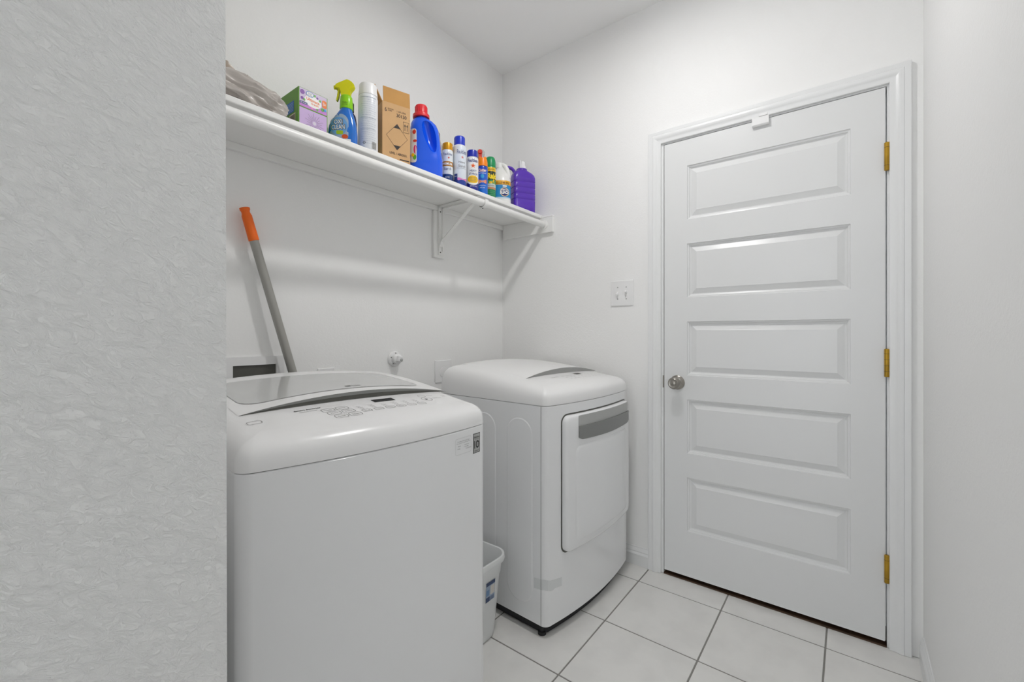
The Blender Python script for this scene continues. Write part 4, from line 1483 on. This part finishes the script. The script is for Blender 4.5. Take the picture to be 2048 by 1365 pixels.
# --- repellent and insect sprays
def sprays():
    H_ = 0.150
    bm_ = band_mat('repellent_can', H_, [(0, '#0f6fd6'), (0.36, '#0f5fd0'), (0.88, '#0d3fb2')])
    oc = mat('orange_cap', '#fb8a08', rough=0.35)
    b, f = aerosol('repellent_can', 'blue insect repellent spray can with notched orange cap', 1.6395, 1.456, 0.0266, 0.198, H_, 0.0245, bm_, oc,
                   [(0.0262, 0), (0.0258, 0.020), (0.0235, 0.034), (0.0225, 0.040), (0.013, 0.040), (0.011, 0.032)])
    lathe('actuator', [(0.008, H_ + 0.030), (0.008, H_ + 0.044), (0.006, H_ + 0.047)], oc, b, 16, 'z', (0.004, 0, 0))
    for s in (-1, 1):
        box('cap_ear', (s * 0.013 - 0.007, s * 0.013 + 0.007, -0.017, 0.017, H_ + 0.036, H_ + 0.0475), oc, b, bev=0.004)
    text('Cutter', 0.0, 0.126, 0.043, 0.017, f(0.0006), red_ink, b, bold=0.07, shear=0.15)
    text('Cutter', 0.0, 0.126, 0.041, 0.015, f(0.0011), M_white, b, bold=0.02, shear=0.15)
    text('INSECT REPELLENT', 0.0, 0.111, 0.040, 0.005, f(), M_white, b)
    decal('sky_mark', ellipse(0.009, 0.010, 16, 0, 0.096), f(), sky_ink, b, rings=2)
    decal('orange_flash', rrect(0.044, 0.020, 0.004, 3, 0, 0.070), f(0.0008), orange_ink, b, rings=4)
    text('UP TO 8 HOURS', 0, 0.073, 0.034, 0.005, f(0.0012), M_white, b)
    text('PROTECTION', 0, 0.066, 0.034, 0.005, f(0.0012), M_white, b)
    text('mosquitoes', 0, 0.050, 0.032, 0.006, f(), M_white, b)
    text('and ticks', 0, 0.040, 0.026, 0.006, f(), M_white, b)

    H_ = 0.188
    bm_ = band_mat('insect_can', H_, [(0, '#148a52'), (0.34, '#c98f62'), (0.40, '#cfd8cf'), (0.50, '#3b9a58'), (0.60, '#2e3a1c'), (0.84, '#f2c40f'), (0.95, '#1f9a5f')])
    gc = mat('green_cap', '#0d9458', rough=0.35)
    b, f = aerosol('insect_can', 'green and yellow insect killer spray can with slanted green cap', 1.7405, 1.490, 0.0280, 0.241, H_, 0.0265, bm_, gc,
                   [(0.0275, 0), (0.0275, 0.026), (0.025, 0.038), (0.022, 0.046), (0.018, 0.050)], turn=R(8))
    text('ANT & ROACH', 0.0, 0.168, 0.042, 0.007, f(), M_inkd, b)
    text('Raid', 0.006, 0.134, 0.052, 0.030, f(0.0009), mat('raid_yellow', '#ffe01a'), b, bold=0.05)
    decal('bolt', [(0.012, 0.120), (0.020, 0.112), (0.014, 0.108), (0.020, 0.094), (0.006, 0.106), (0.010, 0.110)], f(0.0012), yellow_ink, b, rings=2)
    decal('bug', ellipse(0.009, 0.006, 14, -0.002, 0.100), f(0.0009), yellow_ink, b, rings=2)
    text('KILLS BUGS', 0, 0.084, 0.040, 0.006, f(), M_inkd, b)
    for k in range(5):
        text('caution keep out of reach', 0, 0.055 - 0.009 * k, 0.044, 0.0035, f(), mat('mint_ink', '#9fd6b4'), b)
sprays()

# --- white trigger bottle standing behind
def back_trigger():
    x, y = 1.785, 1.600
    b = thing('trigger_spray', 'white spray bottle with red trigger nozzle rising behind the orange-capped can', 'spray bottle', (x, y, SH), facing(x, y))
    wp = mat('spray_white', '#e4e4e4', rough=0.35)
    lathe('bottle_body', [(0.036, 0), (0.040, 0.004), (0.040, 0.17), (0.034, 0.20), (0.018, 0.235), (0.014, 0.25)], wp, b, 36)
    lathe('collar', [(0.017, 0.244), (0.017, 0.262), (0.014, 0.266)], wp, b, 24)
    me = prism_mesh('sprayer_head', [(-0.014, 0.262), (0.014, 0.262), (0.016, 0.285), (0.024, 0.300), (0.022, 0.314), (0.0, 0.320), (-0.020, 0.314), (-0.024, 0.300), (-0.016, 0.288)], lambda px, pz, t: (px, t, pz), -0.022, 0.022)
    bm = bmesh.new()
    bm.from_mesh(me)
    bmesh.ops.bevel(bm, geom=list(bm.edges), offset=0.005, segments=3, affect='EDGES')
    bm.to_mesh(me)
    bm.free()
    shade(me, 50)
    link('sprayer_head', me, mat('smoke_white', '#c9cac8', rough=0.2), b)
    lathe('nozzle', [(0.0125, -0.02), (0.0125, -0.034), (0.010, -0.038)], mat('red_nozzle', '#e03a22', rough=0.35), b, 20, 'y', (-0.002, 0, 0.300))
    me = prism_mesh('trigger', [(-0.030, 0.296), (-0.022, 0.298), (-0.026, 0.270), (-0.034, 0.262)], lambda py, pz, t: (t, py, pz), -0.010, 0.008)
    link('trigger', me, mat('red_nozzle', '#e03a22'), b)
back_trigger()

# --- bleach jug
def bleach():
    x, y = 1.846, 1.508
    b = thing('bleach_jug', 'white bleach jug with blue and yellow label between green can and purple jug', 'jug', (x, y, SH), facing(x, y))
    lv = [(0, 0.050, 0.044, 2.6, 0), (0.004, 0.055, 0.049, 2.6, 0), (0.012, 0.0565, 0.0505, 2.6, 0), (0.125, 0.0565, 0.0505, 2.6, 0), (0.150, 0.0545, 0.049, 2.5, 0), (0.175, 0.046, 0.042, 2.3, 0), (0.195, 0.034, 0.032, 2.1, 0), (0.210, 0.024, 0.024, 2, 0), (0.222, 0.019, 0.019, 2, -0.004)]
    wp = mat('jug_white', '#f1f1ef', rough=0.35)
    bm_ = band_mat('bleach_label', 1.0, [(0, '#eeeeec'), (0.036, '#c9dceb'), (0.044, '#1789c9'), (0.112, '#f3b51c'), (0.134, '#eeeeec')], rough=0.35, coat=0.1)
    link('jug_body', loft(lv), bm_, b)
    tube('handle', [(-0.008, 0, 0.205), (-0.002, -0.004, 0.226), (0.010, -0.008, 0.234), (0.024, -0.012, 0.226), (0.036, -0.014, 0.205), (0.042, -0.014, 0.180), (0.044, -0.012, 0.160)], [0.010, 0.011, 0.0115, 0.012, 0.012, 0.012, 0.010], wp, b, 14)
    lathe('cap', [(0.022, 0.216), (0.022, 0.240), (0.019, 0.243)], wp, b, 28, 'z', (-0.006, 0, 0))
    f = lambda o_: loft_front(lv, o_)
    text('KILLS 99.9%', 0.010, 0.1225, 0.072, 0.013, f(0.0008), mat('bleach_ink', '#8a5a12'), b, bold=0.03)
    decal('roundel', ellipse(0.024, 0.024, 28, 0.022, 0.074), f(0.0008), mat('roundel_gold', '#e9c98e'), b, rings=5)
    decal('roundel_core', ellipse(0.0205, 0.0205, 28, 0.022, 0.074), f(0.0012), mat('roundel_navy', '#1d2a78'), b, rings=5)
    text('GERMICIDAL', 0.022, 0.086, 0.044, 0.008, f(0.0017), M_white, b, bold=0.03)
    text('BLEACH', 0.022, 0.072, 0.048, 0.017, f(0.0017), M_white, b, bold=0.05)
    decal('flash', rectpoly(0.012, 0.034, 0.102, 0.109), f(0.0010), M_white, b, rings=3)
bleach()

# --- purple jug with pump
def purple_jug():
    x, y = 2.001, 1.470
    b = thing('purple_jug', 'ribbed purple plastic jug with clear white spout at the end of the shelf', 'jug', (x, y, SH), R(-30))
    base = [(0.0, 0.062, 0.033, 5, 0), (0.004, 0.066, 0.037, 5, 0)]
    for zc in (0.070, 0.103, 0.136, 0.169):
        base += [(zc - 0.0035, 0.067, 0.038, 5, 0), (zc - 0.001, 0.0645, 0.0358, 5, 0), (zc + 0.001, 0.0645, 0.0358, 5, 0), (zc + 0.0035, 0.067, 0.038, 5, 0)]
    base += [(0.196, 0.067, 0.038, 5, 0), (0.210, 0.064, 0.037, 4.4, -0.001), (0.222, 0.056, 0.035, 3.6, -0.004), (0.231, 0.043, 0.032, 2.8, -0.008), (0.236, 0.036, 0.030, 2.4, -0.010)]
    pur = mat('purple_plastic', '#5a2fb8', rough=0.28, coat=0.3)
    link('jug_body', loft(base, 64), pur, b)
    lathe('collar', [(0.031, 0.234), (0.031, 0.245), (0.028, 0.248)], pur, b, 32, 'z', (-0.008, 0, 0))
    clear = mat('spout_clear', '#f0f0f2', rough=0.2)
    lathe('spout', [(0.021, 0.246), (0.020, 0.262), (0.015, 0.270), (0.0145, 0.288), (0.011, 0.292)], clear, b, 24, 'z', (-0.002, 0, 0))
    box('spout_blade', (-0.0245, -0.0195, -0.014, 0.014, 0.248, 0.296), clear, b, bev=0.002)
    tube('handle', [(-0.046, 0.010, 0.218), (-0.052, 0.010, 0.238), (-0.064, 0.012, 0.250), (-0.082, 0.014, 0.254), (-0.098, 0.016, 0.248), (-0.106, 0.018, 0.236)], [0.010, 0.0095, 0.0095, 0.0095, 0.0095, 0.008], pur, b, 14)
purple_jug()
